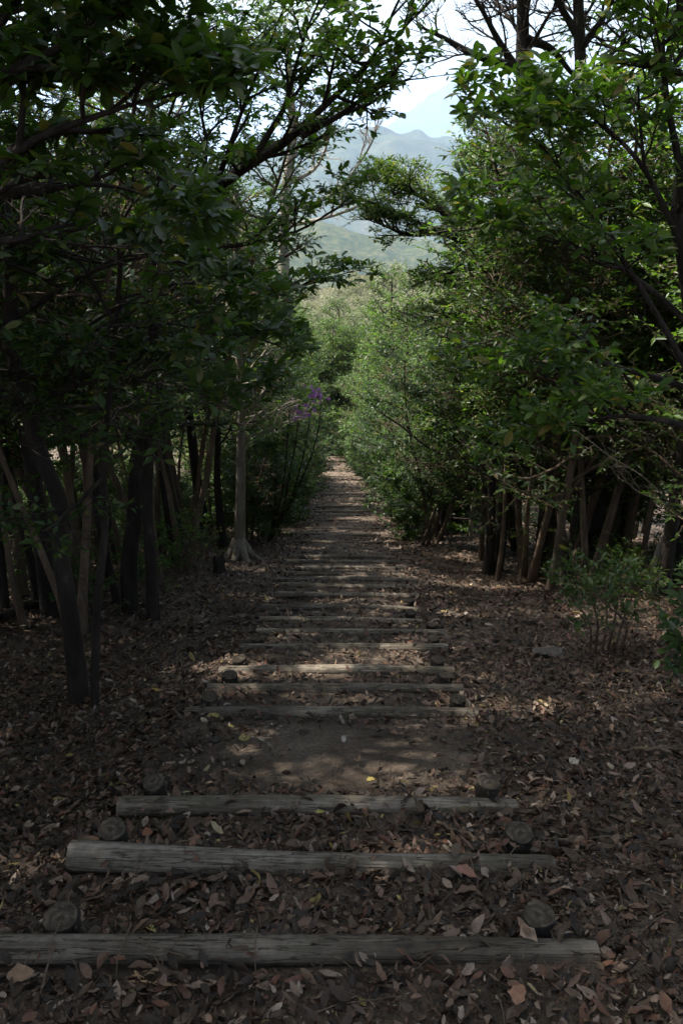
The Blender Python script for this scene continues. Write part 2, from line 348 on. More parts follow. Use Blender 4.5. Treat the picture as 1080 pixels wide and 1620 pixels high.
# ------------------------------------------------------------------ log steps and their posts
ORD = ["nearest", "second", "third", "fourth", "fifth", "sixth", "seventh", "eighth", "ninth", "tenth", "eleventh", "twelfth", "thirteenth", "fourteenth", "fifteenth", "sixteenth", "seventeenth", "eighteenth", "nineteenth", "twentieth"]
TENS = {2: "twenty", 3: "thirty"}
def ordinal(i):
    if i < 20: return ORD[i]
    t, u = divmod(i + 1, 10)
    return TENS[t] + "-" + ["", "first", "second", "third", "fourth", "fifth", "sixth", "seventh", "eighth", "ninth"][u] if u else {3: "thirtieth"}[t]
LOG_LOOK = {0: "nearest weathered grey log step, splintered at the edge, across the foot of the photo",
            1: "second log step from the camera, thicker at its left end and tilted, split lengthwise",
            2: "third log step from the camera, straight grey log below a patch of bare soil",
            3: "fourth log step from the camera, smooth grey log beyond the long bare soil tread",
            9: "tenth log step from the camera, pale log catching a bright sun fleck"}
def build_log(i, info):
    Y, zt, xa, xb, tilt = info
    r = np.random.RandomState(100 + i); L = xb - xa; rad = (.045, .051, .046, .047)[i] if i < 4 else r.uniform(.044, .054)
    ns, na = (56, 28) if i < 12 else (24, 14)
    u = np.linspace(0, 1, ns); a = np.arange(na) / na * 2 * math.pi
    taper = 1 + (.25 * (1 - u) - .06 if i == 1 else r.uniform(-.12, .12) * (u - .5))
    bz = r.uniform(-.012, .012) * np.sin(u * math.pi) + r.uniform(-.006, .006) * np.sin(u * 6.28 + 1); by = r.uniform(-.02, .02) * np.sin(u * math.pi)
    lum = sum(r.uniform(.008, .025) * np.sin(np.outer(u, np.ones(na)) * r.uniform(3, 16) + np.outer(np.ones(ns), a) * r.randint(1, 4) + r.uniform(0, 6.28)) for _ in range(5))
    R = rad * taper[:, None] * (1 + lum)
    # a long drying crack along the log
    ca = r.uniform(1.5, 2.3); crack = np.exp(-((((a[None, :] - ca - .25 * np.sin(u * 3)[:, None]) + math.pi) % (2 * math.pi) - math.pi) / .10) ** 2)
    R = R * (1 - .10 * crack * np.clip(np.sin(u * r.uniform(2, 4) + r.uniform(0, 2)), 0, 1)[:, None])
    Rm = R.copy(); Rm[0] *= .93; Rm[-1] *= .93
    X = np.broadcast_to((u - .5)[:, None] * L, R.shape); Yv = np.cos(a)[None, :] * Rm + by[:, None]; Zv = np.sin(a)[None, :] * Rm + bz[:, None] + (rad * (taper - taper.mean()) * .4)[:, None]
    V = np.stack([X, Yv, Zv], -1).reshape(-1, 3)
    k = np.arange(ns - 1)[:, None] * na; s = np.arange(na)[None, :]; s2 = (s + 1) % na
    F = np.stack([k + s, k + na + s, k + na + s2, k + s2], -1).reshape(-1, 4)
    o = link("log_step", mesh_np("log_step", V, [F], LOGM, True), None, ((xa + xb) / 2, Y, zt - rad + .008))
    for ev, q in ((V[:na], 1), (V[-na:], -1)):
        link("cut_end", mesh_np("cut_end", ev * np.array([1.0005, 1, 1]), [np.arange(na)[None, ::q]], ENDM), o)
    o.rotation_euler = (0, -math.atan2(-tilt, L) * .5, math.atan2(-tilt, L) * .6)
    tag(o, LOG_LOOK.get(i, ordinal(i) + (" weathered log step down the path counting from the camera" if i % 2 else " old grey log step down the path counting from the camera")), "log step", "log steps of the woodland path")
    return rad
def build_post(i, side, info, rad):
    Y, zt, xa, xb, tilt = info; r = np.random.RandomState(300 + i * 2 + (side > 0))
    pr = r.uniform(.052, .060); na = 30
    x = (xa + .15 if i else xa + .19) if side < 0 else xb - (.12 if i else .17)
    h = .34; top = r.uniform(-.012, .026)
    prof = [(-h, 1), (-.05, 1.02), (-.012, 1.0), (-.002, .99), (0, .96)]
    a = np.arange(na) / na * 6.2832; lum = 1 + sum(q * np.sin(a * k + r.uniform(0, 6)) for k, q in ((2, .04), (3, .03), (5, .02), (9, .015), (13, .01))) - .12 * np.exp(-((a - r.uniform(1, 5)) / .09) ** 2)
    V = np.concatenate([np.stack([np.cos(a) * pr * q * lum, np.sin(a) * pr * q * lum, np.full(na, z)], -1) for z, q in prof])
    F = np.concatenate([np.stack([k * na + np.arange(na), k * na + (np.arange(na) + 1) % na, (k + 1) * na + (np.arange(na) + 1) % na, (k + 1) * na + np.arange(na)], -1) for k in range(len(prof) - 1)])
    o = link("step_post", mesh_np("step_post", V, [F], POSTM, True), None, (x, Y + rad + pr + .004, zt + top))
    t = np.concatenate([[[0, 0, .001]], V[-na:] + [0, 0, .0005]])
    link("post_top", mesh_np("post_top", t, [np.stack([np.zeros(na, int), 1 + np.arange(na), 1 + (np.arange(na) + 1) % na], -1)], ENDM), o)
    o.rotation_euler = (r.uniform(-.15, .06), r.uniform(-.12, .12), r.uniform(0, 6))
    tag(o, "short round post bracing the %s end of the %s log step from the camera" % ("left" if side < 0 else "right", ordinal(i)), "post", "posts bracing the log steps")
RADS = [build_log(i, l) for i, l in enumerate(LOGINFO)]
for i in range(14):
    for s in (-1, 1):
        if (i, s) in ((7, -1), (10, 1), (11, 1), (12, 1), (13, 1), (12, -1)): continue
        build_post(i, s, LOGINFO[i], RADS[i])
# torn yellow wood on the nearest log
def chips():
    r = np.random.RandomState(5); P, R = [], []
    Y, zt, xa, xb, _ = LOGINFO[0]
    m, nt, b = mat("torn_wood"); n = noise(nt, 6, 5, objcoord(nt, (1, 9, 9)))
    nt.links.new(ramp(nt, [(.3, (.16, .085, .035)), (.5, (.36, .23, .12)), (.75, (.52, .38, .23))], n), b.inputs["Base Color"]); b.inputs["Roughness"].default_value = .8
    e = thing("splintered_wood", (at(225, 1515, Y - .06)[0], Y - .075, zt - .005), "torn pale yellow splinters sticking out of the nearest log step", "splinters")
    for k in range(10):
        L = r.uniform(.03, .085); x = r.uniform(-.05, .09); y = r.uniform(-.03, .02); z = -.015 - .02 * r.rand() + (-.6 * abs(y))
        w, t = r.uniform(.004, .009), r.uniform(.004, .007); ang = r.normal(0, .12) if k > 2 else 1.2 + r.normal(0, .15)
        if k <= 2: L *= .55; x = -.05 + .018 * k
        nseg = 5; u = np.linspace(-.5, .5, nseg); q = np.clip(1 - np.abs(u) * 1.5, .3, 1)
        c, s = math.cos(ang), math.sin(ang); pts = np.stack([x + u * L * c, y - u * L * s * .8, z + .01 * np.cos(u * 3) - u * L * s * .3], -1)
        vs = np.concatenate([pts + np.stack([-s * w * q * a, -c * w * q * a, t * q * bb], -1) for a, bb in ((1, 0), (0, 1), (-1, 0), (0, -1))])
        F = [np.stack([np.arange(nseg - 1) + j * nseg, np.arange(nseg - 1) + 1 + j * nseg, np.arange(nseg - 1) + 1 + ((j + 1) % 4) * nseg, np.arange(nseg - 1) + ((j + 1) % 4) * nseg], -1) for j in range(4)]
        link("splinter", mesh_np("splinter", vs, F, m), e)
chips()

# ------------------------------------------------------------------ leaf litter and twigs
def litter():
    r = np.random.RandomState(11); P = []; sizes = []
    for y0, y1, xh, dens, s in ((.2, 3.2, 2.7, 1500, .043), (.2, 3.2, 2.7, 3200, .016), (3.2, 6.5, 3.9, 1500, .018), (3.2, 6, 3.9, 1000, .044), (6, 10, 6.5, 560, .052), (10, 17, 9, 280, .060), (17, 28, 9, 120, .08), (28, 60, 6, 45, .11)):
        n = int((y1 - y0) * 2 * xh * dens); X = r.uniform(-xh, xh, n); Y = r.uniform(y0, y1, n)
        d = np.abs(X - path_x(Y)); on = np.clip((1.0 - d) / .3, 0, 1)
        patch = .5 + .5 * np.sin(X * 2.3 + 1.7 * np.sin(Y * 1.9)) * np.sin(Y * 2.7 + X)
        keep = 1 - on * (np.where(Y < 3.0, .1, .34) + np.where(Y < 3.0, .12, .28) * (patch < .45))
        bare = np.exp(-(((X - .05) / .55) ** 2 + ((Y - 3.42) / .42) ** 2)); keep *= 1 - .4 * np.exp(-(d / .38) ** 2) * (Y > 3); keep *= 1 - .93 * np.clip(bare * 1.5, 0, 1)
        keep *= np.where((Y < 1.75) & (d < 1.1), 1.0, 1)
        for (ly, lz, xa, xb, t) in LOGINFO[:24]:
            keep = np.where((np.abs(Y - ly) < .075) & (X > xa) & (X < xb), keep * .06, keep)
        k = r.rand(n) < keep; X, Y = X[k], Y[k]
        P.append(np.stack([X, Y], -1)); sizes.append(np.full(len(X), s))
    nd = len(np.concatenate(P))
    for i, (ly, lz, xa, xb, t) in enumerate(LOGINFO[:14]):
        m = 110 if i < 4 else 45
        P.append(np.stack([r.uniform(xa - .1, xb + .1, m), ly - r.uniform(.045, .15, m)], -1)); sizes.append(np.full(m, .046))
        P.append(np.stack([r.uniform(xa - .1, xb + .1, m), ly + r.uniform(.05, .12, m)], -1)); sizes.append(np.full(m, .046))
    P = np.concatenate(P); s = np.concatenate(sizes); n = len(P)
    X, Y = P[:, 0], P[:, 1]; Z = ground_z(X, Y) + np.abs(r.normal(0, .013, n)) + .006; Z[nd:] += r.uniform(0, .018, n - nd)
    for i, (ly, lz, xa, xb, t) in enumerate(LOGINFO[:24]):
        k = (np.abs(Y - ly) < .08) & (X > xa) & (X < xb); Z[k] = np.maximum(Z[k], lz + .012 - 6 * (Y[k] - ly) ** 2 + .005)
    nx_ = (ground_z(X + .05, Y) - ground_z(X - .05, Y)) / .1; ny_ = (ground_z(X, Y + .05) - ground_z(X, Y - .05)) / .1
    N = norm(np.stack([-nx_ * .7, -np.clip(ny_, -.6, .6) * .7, np.ones(n)], -1) + r.normal(0, .52, (n, 3)))
    th = r.uniform(0, 6.283, n); D = np.stack([np.cos(th), np.sin(th), r.normal(0, .1, n)], -1)
    D = norm(D - N * (D * N).sum(1, keepdims=True))
    L = s * np.clip(r.lognormal(0, .42, n), .28, 1.9); Wd = L * r.uniform(.26, .56, n)
    big = L > .026; nr = Y < 4.2
    for m, rich in ((big & nr, 'fine'), (big & ~nr & (Y < 9), True), (~(big & (Y < 9)), False)):
        V, F = leaves(np.stack([X, Y, Z], -1)[m] - D[m] * L[m][:, None] * .5, D[m], N[m], L[m], Wd[m], rich, r.normal(-.05, .3, m.sum()))
        V[:, 2] = np.maximum(V[:, 2], ground_z(V[:, 0], V[:, 1]) + .003)
        yield V, F
vs, fs, off = [], [], 0
for V, F in litter():
    vs.append(V); fs += [f + off for f in F]; off += len(V)
tag(link("leaf_litter", mesh_np("leaf_litter", np.concatenate(vs), fs, DEAD)), "brown fallen leaves strewn over the steps and the wood floor", "fallen leaves", kind="stuff")
def twigs():
    r = np.random.RandomState(21); n = 2600
    Y = .4 + 13 * r.rand(n) ** 1.6; X = r.uniform(-1, 1, n) * (1.8 + Y * .45)
    L = .05 + .22 * r.rand(n) ** 2.2; th = r.uniform(0, 6.28, n)
    u = np.linspace(-.5, .5, 5)[None, :]; bend = r.normal(0, .18, n)[:, None] * (u * u - .1)
    px = X[:, None] + L[:, None] * (np.cos(th)[:, None] * u - np.sin(th)[:, None] * bend); py = Y[:, None] + L[:, None] * (np.sin(th)[:, None] * u + np.cos(th)[:, None] * bend)
    pz = ground_z(px, py); pz = pz.mean(1, keepdims=True) * .5 + pz * .5 + .016 + np.abs(r.normal(0, .012, (n, 1)))
    for (ly, lz, xa, xb, t) in LOGINFO[:16]:
        pz = np.where((np.abs(py - ly) < .07) & (px > xa) & (px < xb), np.maximum(pz, lz + .02), pz)
    V, F = tubes(np.stack([px, py, pz], -1), np.broadcast_to((.0012 + .003 * r.rand(n) ** 3)[:, None], px.shape) * np.linspace(1.1, .6, 5)[None, :], 4)
    tag(link("twig_litter", mesh_np("twig_litter", V, [F], BARK_BROWN)), "thin dry twigs scattered among the fallen leaves", "twigs", kind="stuff")
twigs()
def lone_leaf(px, py, L, Wd, col, label, th=None, lift=.02, tilt=.25):
    r = np.random.RandomState(int(px + py)); p = on_ground(px, py); L *= .82; Wd *= .82
    th = r.uniform(0, 6.28) if th is None else th; D = np.array([[math.cos(th), math.sin(th), .05]])
    N = np.array([[r.normal(0, tilt), -.35 + r.normal(0, tilt), 1.0]])
    V, F = leaves(-D * L * .5, D, norm(N), np.array([L]), np.array([Wd]), 'fine', np.array([.14]))
    o = link("fallen_leaf", mesh_np("fallen_leaf", V, F, one_leaf_mat("fallen_leaf_skin", col)), None, p + [0, 0, lift + .012])
    tag(o, label, "leaf", "fallen leaves that stand out")
lone_leaf(544, 1176, .075, .04, (.42, .36, .30), "pale dry leaf lying alone in the middle of the bare soil tread", 1.3)
lone_leaf(586, 1240, .06, .035, (.42, .33, .08), "yellow leaf on the sunlit soil just above the third log step", .4)
lone_leaf(905, 1212, .075, .055, (.40, .34, .28), "round pale leaf on the dark litter to the right of the path", 2.2)
lone_leaf(742, 1318, .085, .035, (.34, .28, .23), "long pale leaf lying beside a stick above the second log step", 1.5)
lone_leaf(506, 1293, .06, .03, (.36, .30, .07), "yellowish green leaf just below the middle of the third log step", .2)
lone_leaf(832, 1510, .11, .055, (.27, .19, .13), "large brown leaf draped over the right part of the nearest log step", -1.2, .07, .3)
lone_leaf(816, 1595, .09, .06, (.26, .13, .07), "large orange brown leaf near the bottom edge below the nearest log", 1.2, .05)
lone_leaf(40, 1568, .10, .06, (.24, .14, .075), "broad orange brown leaf in the bottom left corner below the nearest log", .2, .05)
lone_leaf(310, 1345, .09, .05, (.24, .12, .075), "reddish leaf just above the left part of the second log step", 1.2, .04)
lone_leaf(735, 1397, .11, .05, (.24, .11, .07), "red brown curled leaf just below the second log step, right of middle", -.5, .05)
lone_leaf(235, 1330, .06, .045, (.26, .10, .04), "bright rust red leaf beside the left post of the second log", .1, .04)
lone_leaf(366, 1156, .055, .035, (.34, .28, .07), "small yellow leaf below the left half of the fourth log step", 2.5)

def stick(path, r0, r1, label, cat="stick", name="fallen_branch", m=None, sides=7):
    path = np.array(path, float); b = path[0].copy(); K = 9
    t = np.linspace(0, len(path) - 1, K); P = np.stack([np.interp(t, np.arange(len(path)), path[:, k]) for k in range(3)], -1) - b
    P += np.random.RandomState(int(abs(b[0] * 97 + b[1] * 31)) + 3).normal(0, .006, P.shape) * (np.arange(K) > 0)[:, None]
    V, F = tubes(P[None], np.linspace(r0, r1, K)[None], sides)
    return tag(link(name, mesh_np(name, V, [F], m or BARK_BROWN, True), None, b), label, cat)
def g(px, py, up=.02): return on_ground(px, py) + [0, 0, up]
stick([g(690, 1308), g(740, 1330, .03), g(778, 1346, .02)], .009, .005, "thin brown stick lying above the second log beside its right post")
stick([g(830, 1340), g(880, 1338, .03), g(960, 1334)], .008, .004, "thin dry stick lying right of the second log's right post")
stick([g(62, 1600, .03), g(100, 1520, .13), g(128, 1462, .16)], .004, .002, "thin dark twig leaning across the left end of the nearest log")
stick([g(1000, 1190), g(1040, 1196, .05), g(1078, 1200)], .012, .008, "crooked dead stick on the litter at the right edge of the photo")
stick([g(80, 1180), g(90, 1165, .05), g(122, 1120, .04)], .007, .004, "dry twig lying against the foot of the leaning dark trunk")
stick([g(0, 985, .05), g(40, 968, .08), g(95, 955, .05)], .06, .035, "fallen mossy branch lying on the ground behind the left trunks", "branch", "fallen_branch", BARK_DARK)
stick([g(165, 888, .05), g(190, 886, .06), g(232, 889, .04)], .03, .02, "pale fallen branch lying on the floor between the left trunks", "branch", "fallen_branch", BARK_PALE)
def rock(px, py, s, label):
    r = np.random.RandomState(int(px)); nu, nv = 18, 12; p = on_ground(px, py)
    a = np.arange(nu) / nu * 6.2832; b = np.linspace(.05, math.pi - .05, nv)
    q = 1 + sum(.09 * np.sin(k * a[None, :] + r.uniform(0, 6)) * np.sin(r.randint(1, 4) * b[:, None] + r.uniform(0, 6)) for k in (1, 2, 3, 5))
    V = np.stack([np.cos(a)[None, :] * np.sin(b)[:, None] * q * s[0], np.sin(a)[None, :] * np.sin(b)[:, None] * q * s[1], np.cos(b)[:, None] * q * s[2]], -1).reshape(-1, 3)
    F = np.concatenate([np.stack([k * nu + np.arange(nu), (k + 1) * nu + np.arange(nu), (k + 1) * nu + (np.arange(nu) + 1) % nu, k * nu + (np.arange(nu) + 1) % nu], -1) for k in range(nv - 1)])
    m, nt, bb = mat("stone"); n = noise(nt, 14, 6, objcoord(nt)); nt.links.new(ramp(nt, [(.3, (.06, .05, .042)), (.7, (.15, .13, .11))], n), bb.inputs["Base Color"]); bb.inputs["Roughness"].default_value = .9; bump(nt, bb, n, .8, .02)
    tag(link("stone", mesh_np("stone", V, [F, np.arange(nu)[None, :], ((nv - 1) * nu + np.arange(nu)[::-1])[None, :]], m, True), None, p + [0, 0, .02]), label, "stone")
rock(866, 1036, (.15, .08, .045), "flat brown stone in the litter right of the seventh log step")

# ------------------------------------------------------------------ trees
class Grow:
    """collects wood (centre lines) and leaf sprays of one tree"""
    def __init__(s, seed): s.r = np.random.RandomState(seed); s.wood = {}; s.lf = []
    def add(s, P, R, sides):
        s.wood.setdefault((len(P), sides), []).append((P, R))
    def limb(s, P, R, sides=8):
        """resample a hand-set centre line so it bends like a real limb"""
        P = np.array(P, float); K = max(7, int(2 + 3 * len(P))); t = np.linspace(0, len(P) - 1, K)
        Q = np.stack([np.interp(t, np.arange(len(P)), P[:, k]) for k in range(3)], -1)
        for _ in range(2): Q[1:-1] = .25 * Q[:-2] + .5 * Q[1:-1] + .25 * Q[2:]
        Ln = np.linalg.norm(P[-1] - P[0]); nz = s.r.normal(0, min(.012 * Ln, .05), Q.shape); nz[0] = nz[-1] = 0
        for _ in range(3): nz[1:-1] = .25 * nz[:-2] + .5 * nz[1:-1] + .25 * nz[2:]
        Q += nz
        rr = np.interp(np.linspace(0, 1, K), np.linspace(0, 1, len(R)), R)
        s.add(Q, rr, sides); return Q, rr
    def twig(s, p, d, L, r0, K=4, up=.1, wob=.12, sides=4):
        r = s.r; P = np.empty((K, 3)); P[0] = p; d = d / np.linalg.norm(d); st = L / (K - 1)
        for k in range(1, K):
            d = d + r.normal(0, wob, 3) + np.array([0, 0, up]); d = d / np.linalg.norm(d); P[k] = P[k - 1] + d * st
        R = np.linspace(r0, r0 * .45, K); s.add(P, R, sides); return P, R
    def spray(s, P, n, size):
        """leaves alternate along a twig in a roughly level plate, a tuft at its tip"""
        r = s.r; K = len(P); t = np.linspace(.15, 1, n) * (K - 1); i = np.minimum(t.astype(int), K - 2); f = (t - i)[:, None]
        pos = P[i] * (1 - f) + P[i + 1] * f; tan = norm(P[i + 1] - P[i])
        upv = norm(np.array([[0, 0, 1.]]) + r.normal(0, .22, (n, 3))); side = norm(np.cross(tan, upv)) * np.where(np.arange(n) % 2, 1, -1)[:, None]
        w = np.linspace(.35, 1.5, n)[:, None] * .8
        D = norm(side * 1.0 + tan * w + r.normal(0, .40, (n, 3)) + np.array([[0, 0, -.15]]))
        N = norm(upv + r.normal(0, .42, (n, 3)))
        s.lf.append((pos, D, N, size * np.clip(r.normal(.95, .3, n), .35, 1.6)))
    def ramify(s, P, R, lv, size, f0=None, f1=1.0, depth=0):
        """side shoots along centre line P following the level list lv"""
        if depth >= len(lv): return
        c = lv[depth]; r = s.r; K = len(P); n = c['n'] if depth == 0 else max(2, int(r.normal(c['n'], c['n'] * .15) + .5))
        f0 = c.get('f0', .2) if f0 is None else f0
        ph = r.uniform(0, 6.28)
        for j in range(n):
            f = f0 + (f1 - f0) * (j + r.uniform(.1, .9)) / n; t = f * (K - 1); i = min(int(t), K - 2); p = P[i] + (P[i + 1] - P[i]) * (t - i); tan = P[i + 1] - P[i]; tan = tan / (np.linalg.norm(tan) + 1e-9)
            if c.get('round'):
                az = ph + j * 2.39996 + r.normal(0, .3)
                if 'bias' in c and r.rand() < c.get('bp', .6): az = c['bias'] + r.normal(0, .7)
                el = math.radians(r.uniform(*c['el'])); d = np.array([math.cos(az) * math.cos(el), math.sin(az) * math.cos(el), math.sin(el)])
            else:
                sd = np.cross(tan, [0, 0, 1.0]); sd = sd / (np.linalg.norm(sd) + 1e-6) * (1 if j % 2 else -1)
                an = math.radians(r.uniform(32, 68)); d = tan * math.cos(an) + sd * math.sin(an) + np.array([0, 0, r.normal(.12, .28)])
            prof = c.get('prof'); q = np.interp(f, *prof) if prof else (1 - .45 * f)
            L = c['L'] * q * r.uniform(.7, 1.25); r0 = min(R[i] * .75, c['r'] * (.6 + .6 * q))
            Q, RR = s.twig(p, d, L, r0, c.get('K', 4), c.get('up', .05), c.get('wob', .12), c.get('sd', 4))
            last = depth == len(lv) - 1
            if last:
                if c.get('nl', 0): s.spray(Q, max(3, int(r.normal(c['nl'], 1.5))), size)
            else:
                s.ramify(Q, RR, lv, size, None, 1.0, depth + 1)
    def wood_mesh(s, m, name="trunk"):
        vs, fs, off = [], [], 0
        for (k, sides), lst in s.wood.items():
            V, F = tubes(np.array([a for a, b in lst]), np.array([b for a, b in lst]), sides); vs.append(V); fs.append(F + off); off += len(V)
        return mesh_np(name, np.concatenate(vs), fs, m, True)
    def leaf_mesh(s, m, rich=False, wr=.42, name="crown"):
        P, D, N, L = [np.concatenate(x) for x in zip(*s.lf)]
        V, F = leaves(P, D, N, L, L * s.r.uniform(wr * .85, wr * 1.15, len(L)), rich, s.r.normal(.12, .08, len(L)))
        me = mesh_np(name, V, F, m, rich); me['blade'] = 10 if rich else 4; return me

DOME = ([0, .25, .6, 1], [.75, 1.0, .85, .35]); VASE = ([0, .5, 1], [.5, .95, .8]); CONE = ([0, .3, 1], [.9, 1, .25])
def lv3(n1, L1, n2=6, n3=5, nl=9, el=(5, 40), f0=.3, prof=DOME, up=.04, r1=.02):
    return [dict(n=n1, L=L1, r=r1, round=True, el=el, f0=f0, K=6, up=up, prof=prof, sd=5, wob=.14),
            dict(n=n2, L=L1 * .42, r=r1 * .45, f0=.22, K=4, up=.03), dict(n=n3, L=L1 * .2 + .06, r=.004, f0=.15, K=4, nl=nl, up=.02, sd=3)]
def wobble_stem(G, h, r0, lean=(0, 0), base=(0, 0, 0), K=9, w=.04, flare=1.5):
    r = G.r; z = np.linspace(0, 1, K); P = np.stack([base[0] + lean[0] * z ** 1.2 * h, base[1] + lean[1] * z ** 1.2 * h, base[2] - .15 + z * (h + .15)], -1)
    P[1:] += np.cumsum(r.normal(0, w * h / K, (K - 1, 3)) * [1, 1, .2], 0)
    R = r0 * np.linspace(1, .25, K); R[0] *= flare; R[1] *= 1.08; G.add(P, R, 9); return P, R
def proto_tree(name, seed, h, r0, lv, size, leafm, bark, nst=1, rich=False, wr=.42, spreadr=.12):
    G = Grow(seed)
    for k in range(nst):
        a = k * 2.4 + G.r.uniform(0, 1); q = 0 if nst == 1 else spreadr
        P, R = wobble_stem(G, h * G.r.uniform(.8, 1) if k else h, r0 * (.8 if k else 1), (math.cos(a) * q * 2 * (nst > 1) + G.r.normal(0, .05), math.sin(a) * q * 2 * (nst > 1) + G.r.normal(0, .05)), (math.cos(a) * q * .6, math.sin(a) * q * .6, 0))
        G.ramify(P, R, lv, size)
    return G.wood_mesh(bark), (G.leaf_mesh(leafm, rich, wr) if G.lf else None)
def plant(name, meshes, loc, label, cat, group, rz=0., sc=1., lf="crown"):
    e = thing(name, loc, label, cat, group, rz, sc)
    link("trunk", meshes[0], e)
    if meshes[1]: link(lf, meshes[1], e)
    return e
# prototypes; every planted tree is its own object and shares their meshes
EVER = [proto_tree("e", 41, 5.6, .07, lv3(26, 1.55, 6, 5, 9), .078, LEAF_MID, BARK_DARK),
        proto_tree("e", 42, 5.0, .06, lv3(24, 1.7, 6, 5, 9, (0, 35), .25), .080, LEAF_DARK, BARK_BROWN),
        proto_tree("e", 43, 6.2, .08, lv3(28, 1.6, 6, 5, 9, (10, 45), .35), .076, LEAF_DARK, BARK_DARK)]
SHRUB = [proto_tree("s", 51, 2.6, .028, lv3(11, .95, 5, 5, 8, (0, 50), .12, r1=.012), .095, LEAF_DARK, BARK_BROWN, 4),
         proto_tree("s", 52, 2.2, .025, lv3(11, .9, 5, 5, 8, (-5, 45), .08, r1=.012), .098, LEAF_DARK, BARK_DARK, 4),
         proto_tree("s", 53, 3.1, .03, lv3(12, 1.0, 5, 5, 8, (0, 50), .15, r1=.012), .09, LEAF_BLUE, BARK_BROWN, 3)]
TALL = [proto_tree("t", 61, 8.5, .11, lv3(32, 2.0, 6, 5, 9, (5, 50), .38), .085, LEAF_DARK, BARK_DARK),
        proto_tree("t", 62, 7.6, .09, lv3(30, 1.9, 6, 5, 9, (0, 45), .42), .085, LEAF_MID, BARK_BROWN)]
POLE = [proto_tree("p", 71, 6.6, .05, lv3(18, 1.3, 6, 5, 8, (0, 45), .50), .078, LEAF_DARK, BARK_DARK),
        proto_tree("p", 72, 6.0, .04, lv3(16, 1.25, 6, 5, 8, (0, 40), .46), .076, LEAF_MID, BARK_BROWN),
        proto_tree("p", 73, 7.0, .06, lv3(20, 1.4, 6, 5, 8, (5, 45), .52), .080, LEAF_DARK, BARK_BROWN, 2, spreadr=.08)]
SPRIG = [proto_tree("g", 81, .55, .006, [dict(n=6, L=.28, r=.004, round=True, el=(5, 40), f0=.3, K=5), dict(n=3, L=.12, r=.002, f0=.3, K=4, nl=7, sd=3)], .06, LEAF_BLUE, BARK_BROWN, 3),
         proto_tree("g", 82, .8, .008, [dict(n=7, L=.34, r=.004, round=True, el=(0, 35), f0=.3, K=5), dict(n=3, L=.14, r=.002, f0=.3, K=4, nl=7, sd=3)], .065, LEAF_MID, BARK_BROWN, 2)]

def pts(*q): return [at(*p) for p in q]
def hero(name, label, cat, group, base, build, leafm, bark, rich=True, wr=.44, extra=None):
    G = Grow(abs(hash(label)) % 1000 if False else sum(map(ord, label)) % 9973)
    build(G); e = thing(name, base, label, cat, group)
    for nm, me in [("trunk", G.wood_mesh(bark))] + ([("crown", G.leaf_mesh(leafm, rich, wr))] if G.lf else []):
        v = np.empty(len(me.vertices) * 3, np.float32); me.vertices.foreach_get("co", v); v = v.reshape(-1, 3) - np.array(base, np.float32); me.vertices.foreach_set("co", np.ascontiguousarray(v.ravel())); me.update()
        link(nm, me, e)
    return e
LAT2 = lambda n, L, n3=5, nl=10, r=.010, f0=.1: [dict(n=n, L=L, r=r, f0=f0, K=5, sd=4, up=.03), dict(n=n3, L=L * .42, r=.0035, f0=.15, K=4, nl=nl, sd=3, up=.02)]
LAT3 = lambda n, L, n2=5, n3=4, nl=9, r=.014, f0=.1: [dict(n=n, L=L, r=r, f0=f0, K=5, sd=5, up=.04), dict(n=n2, L=L * .5, r=.006, f0=.2, K=4, sd=4), dict(n=n3, L=L * .24, r=.003, f0=.15, K=4, nl=nl, sd=3)]
def trunk_px(G, base, Y, px, rad, sink=.15):
    b = np.array(base) - [0, 0, sink]
    return G.limb([b] + [at(x, y, Y if len(q) == 0 else q[0]) for x, y, *q in px], rad, 10)

# ---- left side
b = on_ground(122, 1114)
def f(G, b=b):
    Y = b[1]; P, R = trunk_px(G, b, Y, [(112, 960), (95, 860), (78, 760), (50, 640), (28, 520), (5, 330), (-30, 100)], [.085, .062, .056, .052, .05, .046, .04, .03])
    G.ramify(P, R, lv3(10, 1.0, 6, 5, 9, (5, 40), .62), .075)
    for L in ([(40, 590, Y), (140, 520, Y - .3), (260, 500, Y - .6), (390, 540, Y - .7)], [(48, 640, Y), (170, 600, Y - .2), (280, 610, Y - .5), (380, 650, Y - .6)],
              [(28, 500, Y), (140, 430, Y - .4), (250, 400, Y - .6), (340, 430, Y - .7)], [(20, 440, Y), (-20, 420, Y + .3), (-120, 430, Y + .5)]):
        Q, RR = G.limb(pts(*L), [.022, .012, .006, .004], 6); G.ramify(Q, RR, LAT3(9, .55, 5, 4, 8), .075)
hero("leaning_tree", "leaning dark trunk nearest the path on the left, its leafy boughs reaching over the path", "tree", None, b, f, LEAF_DARK, BARK_DARK)
b = np.array((-2.75, 3.1, 0)); b[2] = float(ground_z(b[0], b[1]))
def f(G, b=b):
    Y = b[1]; P, R = G.limb([b - [0, 0, .15], b + [-.05, .1, 1.6], b + [.1, .1, 3.2], b + [.3, .2, 4.8]], [.09, .07, .06, .04], 10)
    G.ramify(P, R, lv3(12, 1.6, 6, 5, 9, (5, 45), .5), .08)
    for L in ([(-110, 330, Y), (60, 210, Y + .1), (200, 165, Y), (330, 140, Y)], [(-120, 200, Y), (60, 90, Y), (170, 30, Y), (250, -20, Y)], [(-110, 330, Y), (40, 300, Y + .1), (180, 290, Y + .3), (300, 320, Y + .4)],
              [(-110, 330, Y), (-40, 120, Y + .3), (40, -20, Y + .4), (160, -120, Y + .3)], [(-110, 400, Y), (0, 380, Y + .2), (120, 380, Y + .4), (200, 420, Y + .6)]):
        Q, RR = G.limb(pts(*L), [.028, .016, .008, .004], 6); G.ramify(Q, RR, LAT3(8, .42, 4, 4, 8), .074)
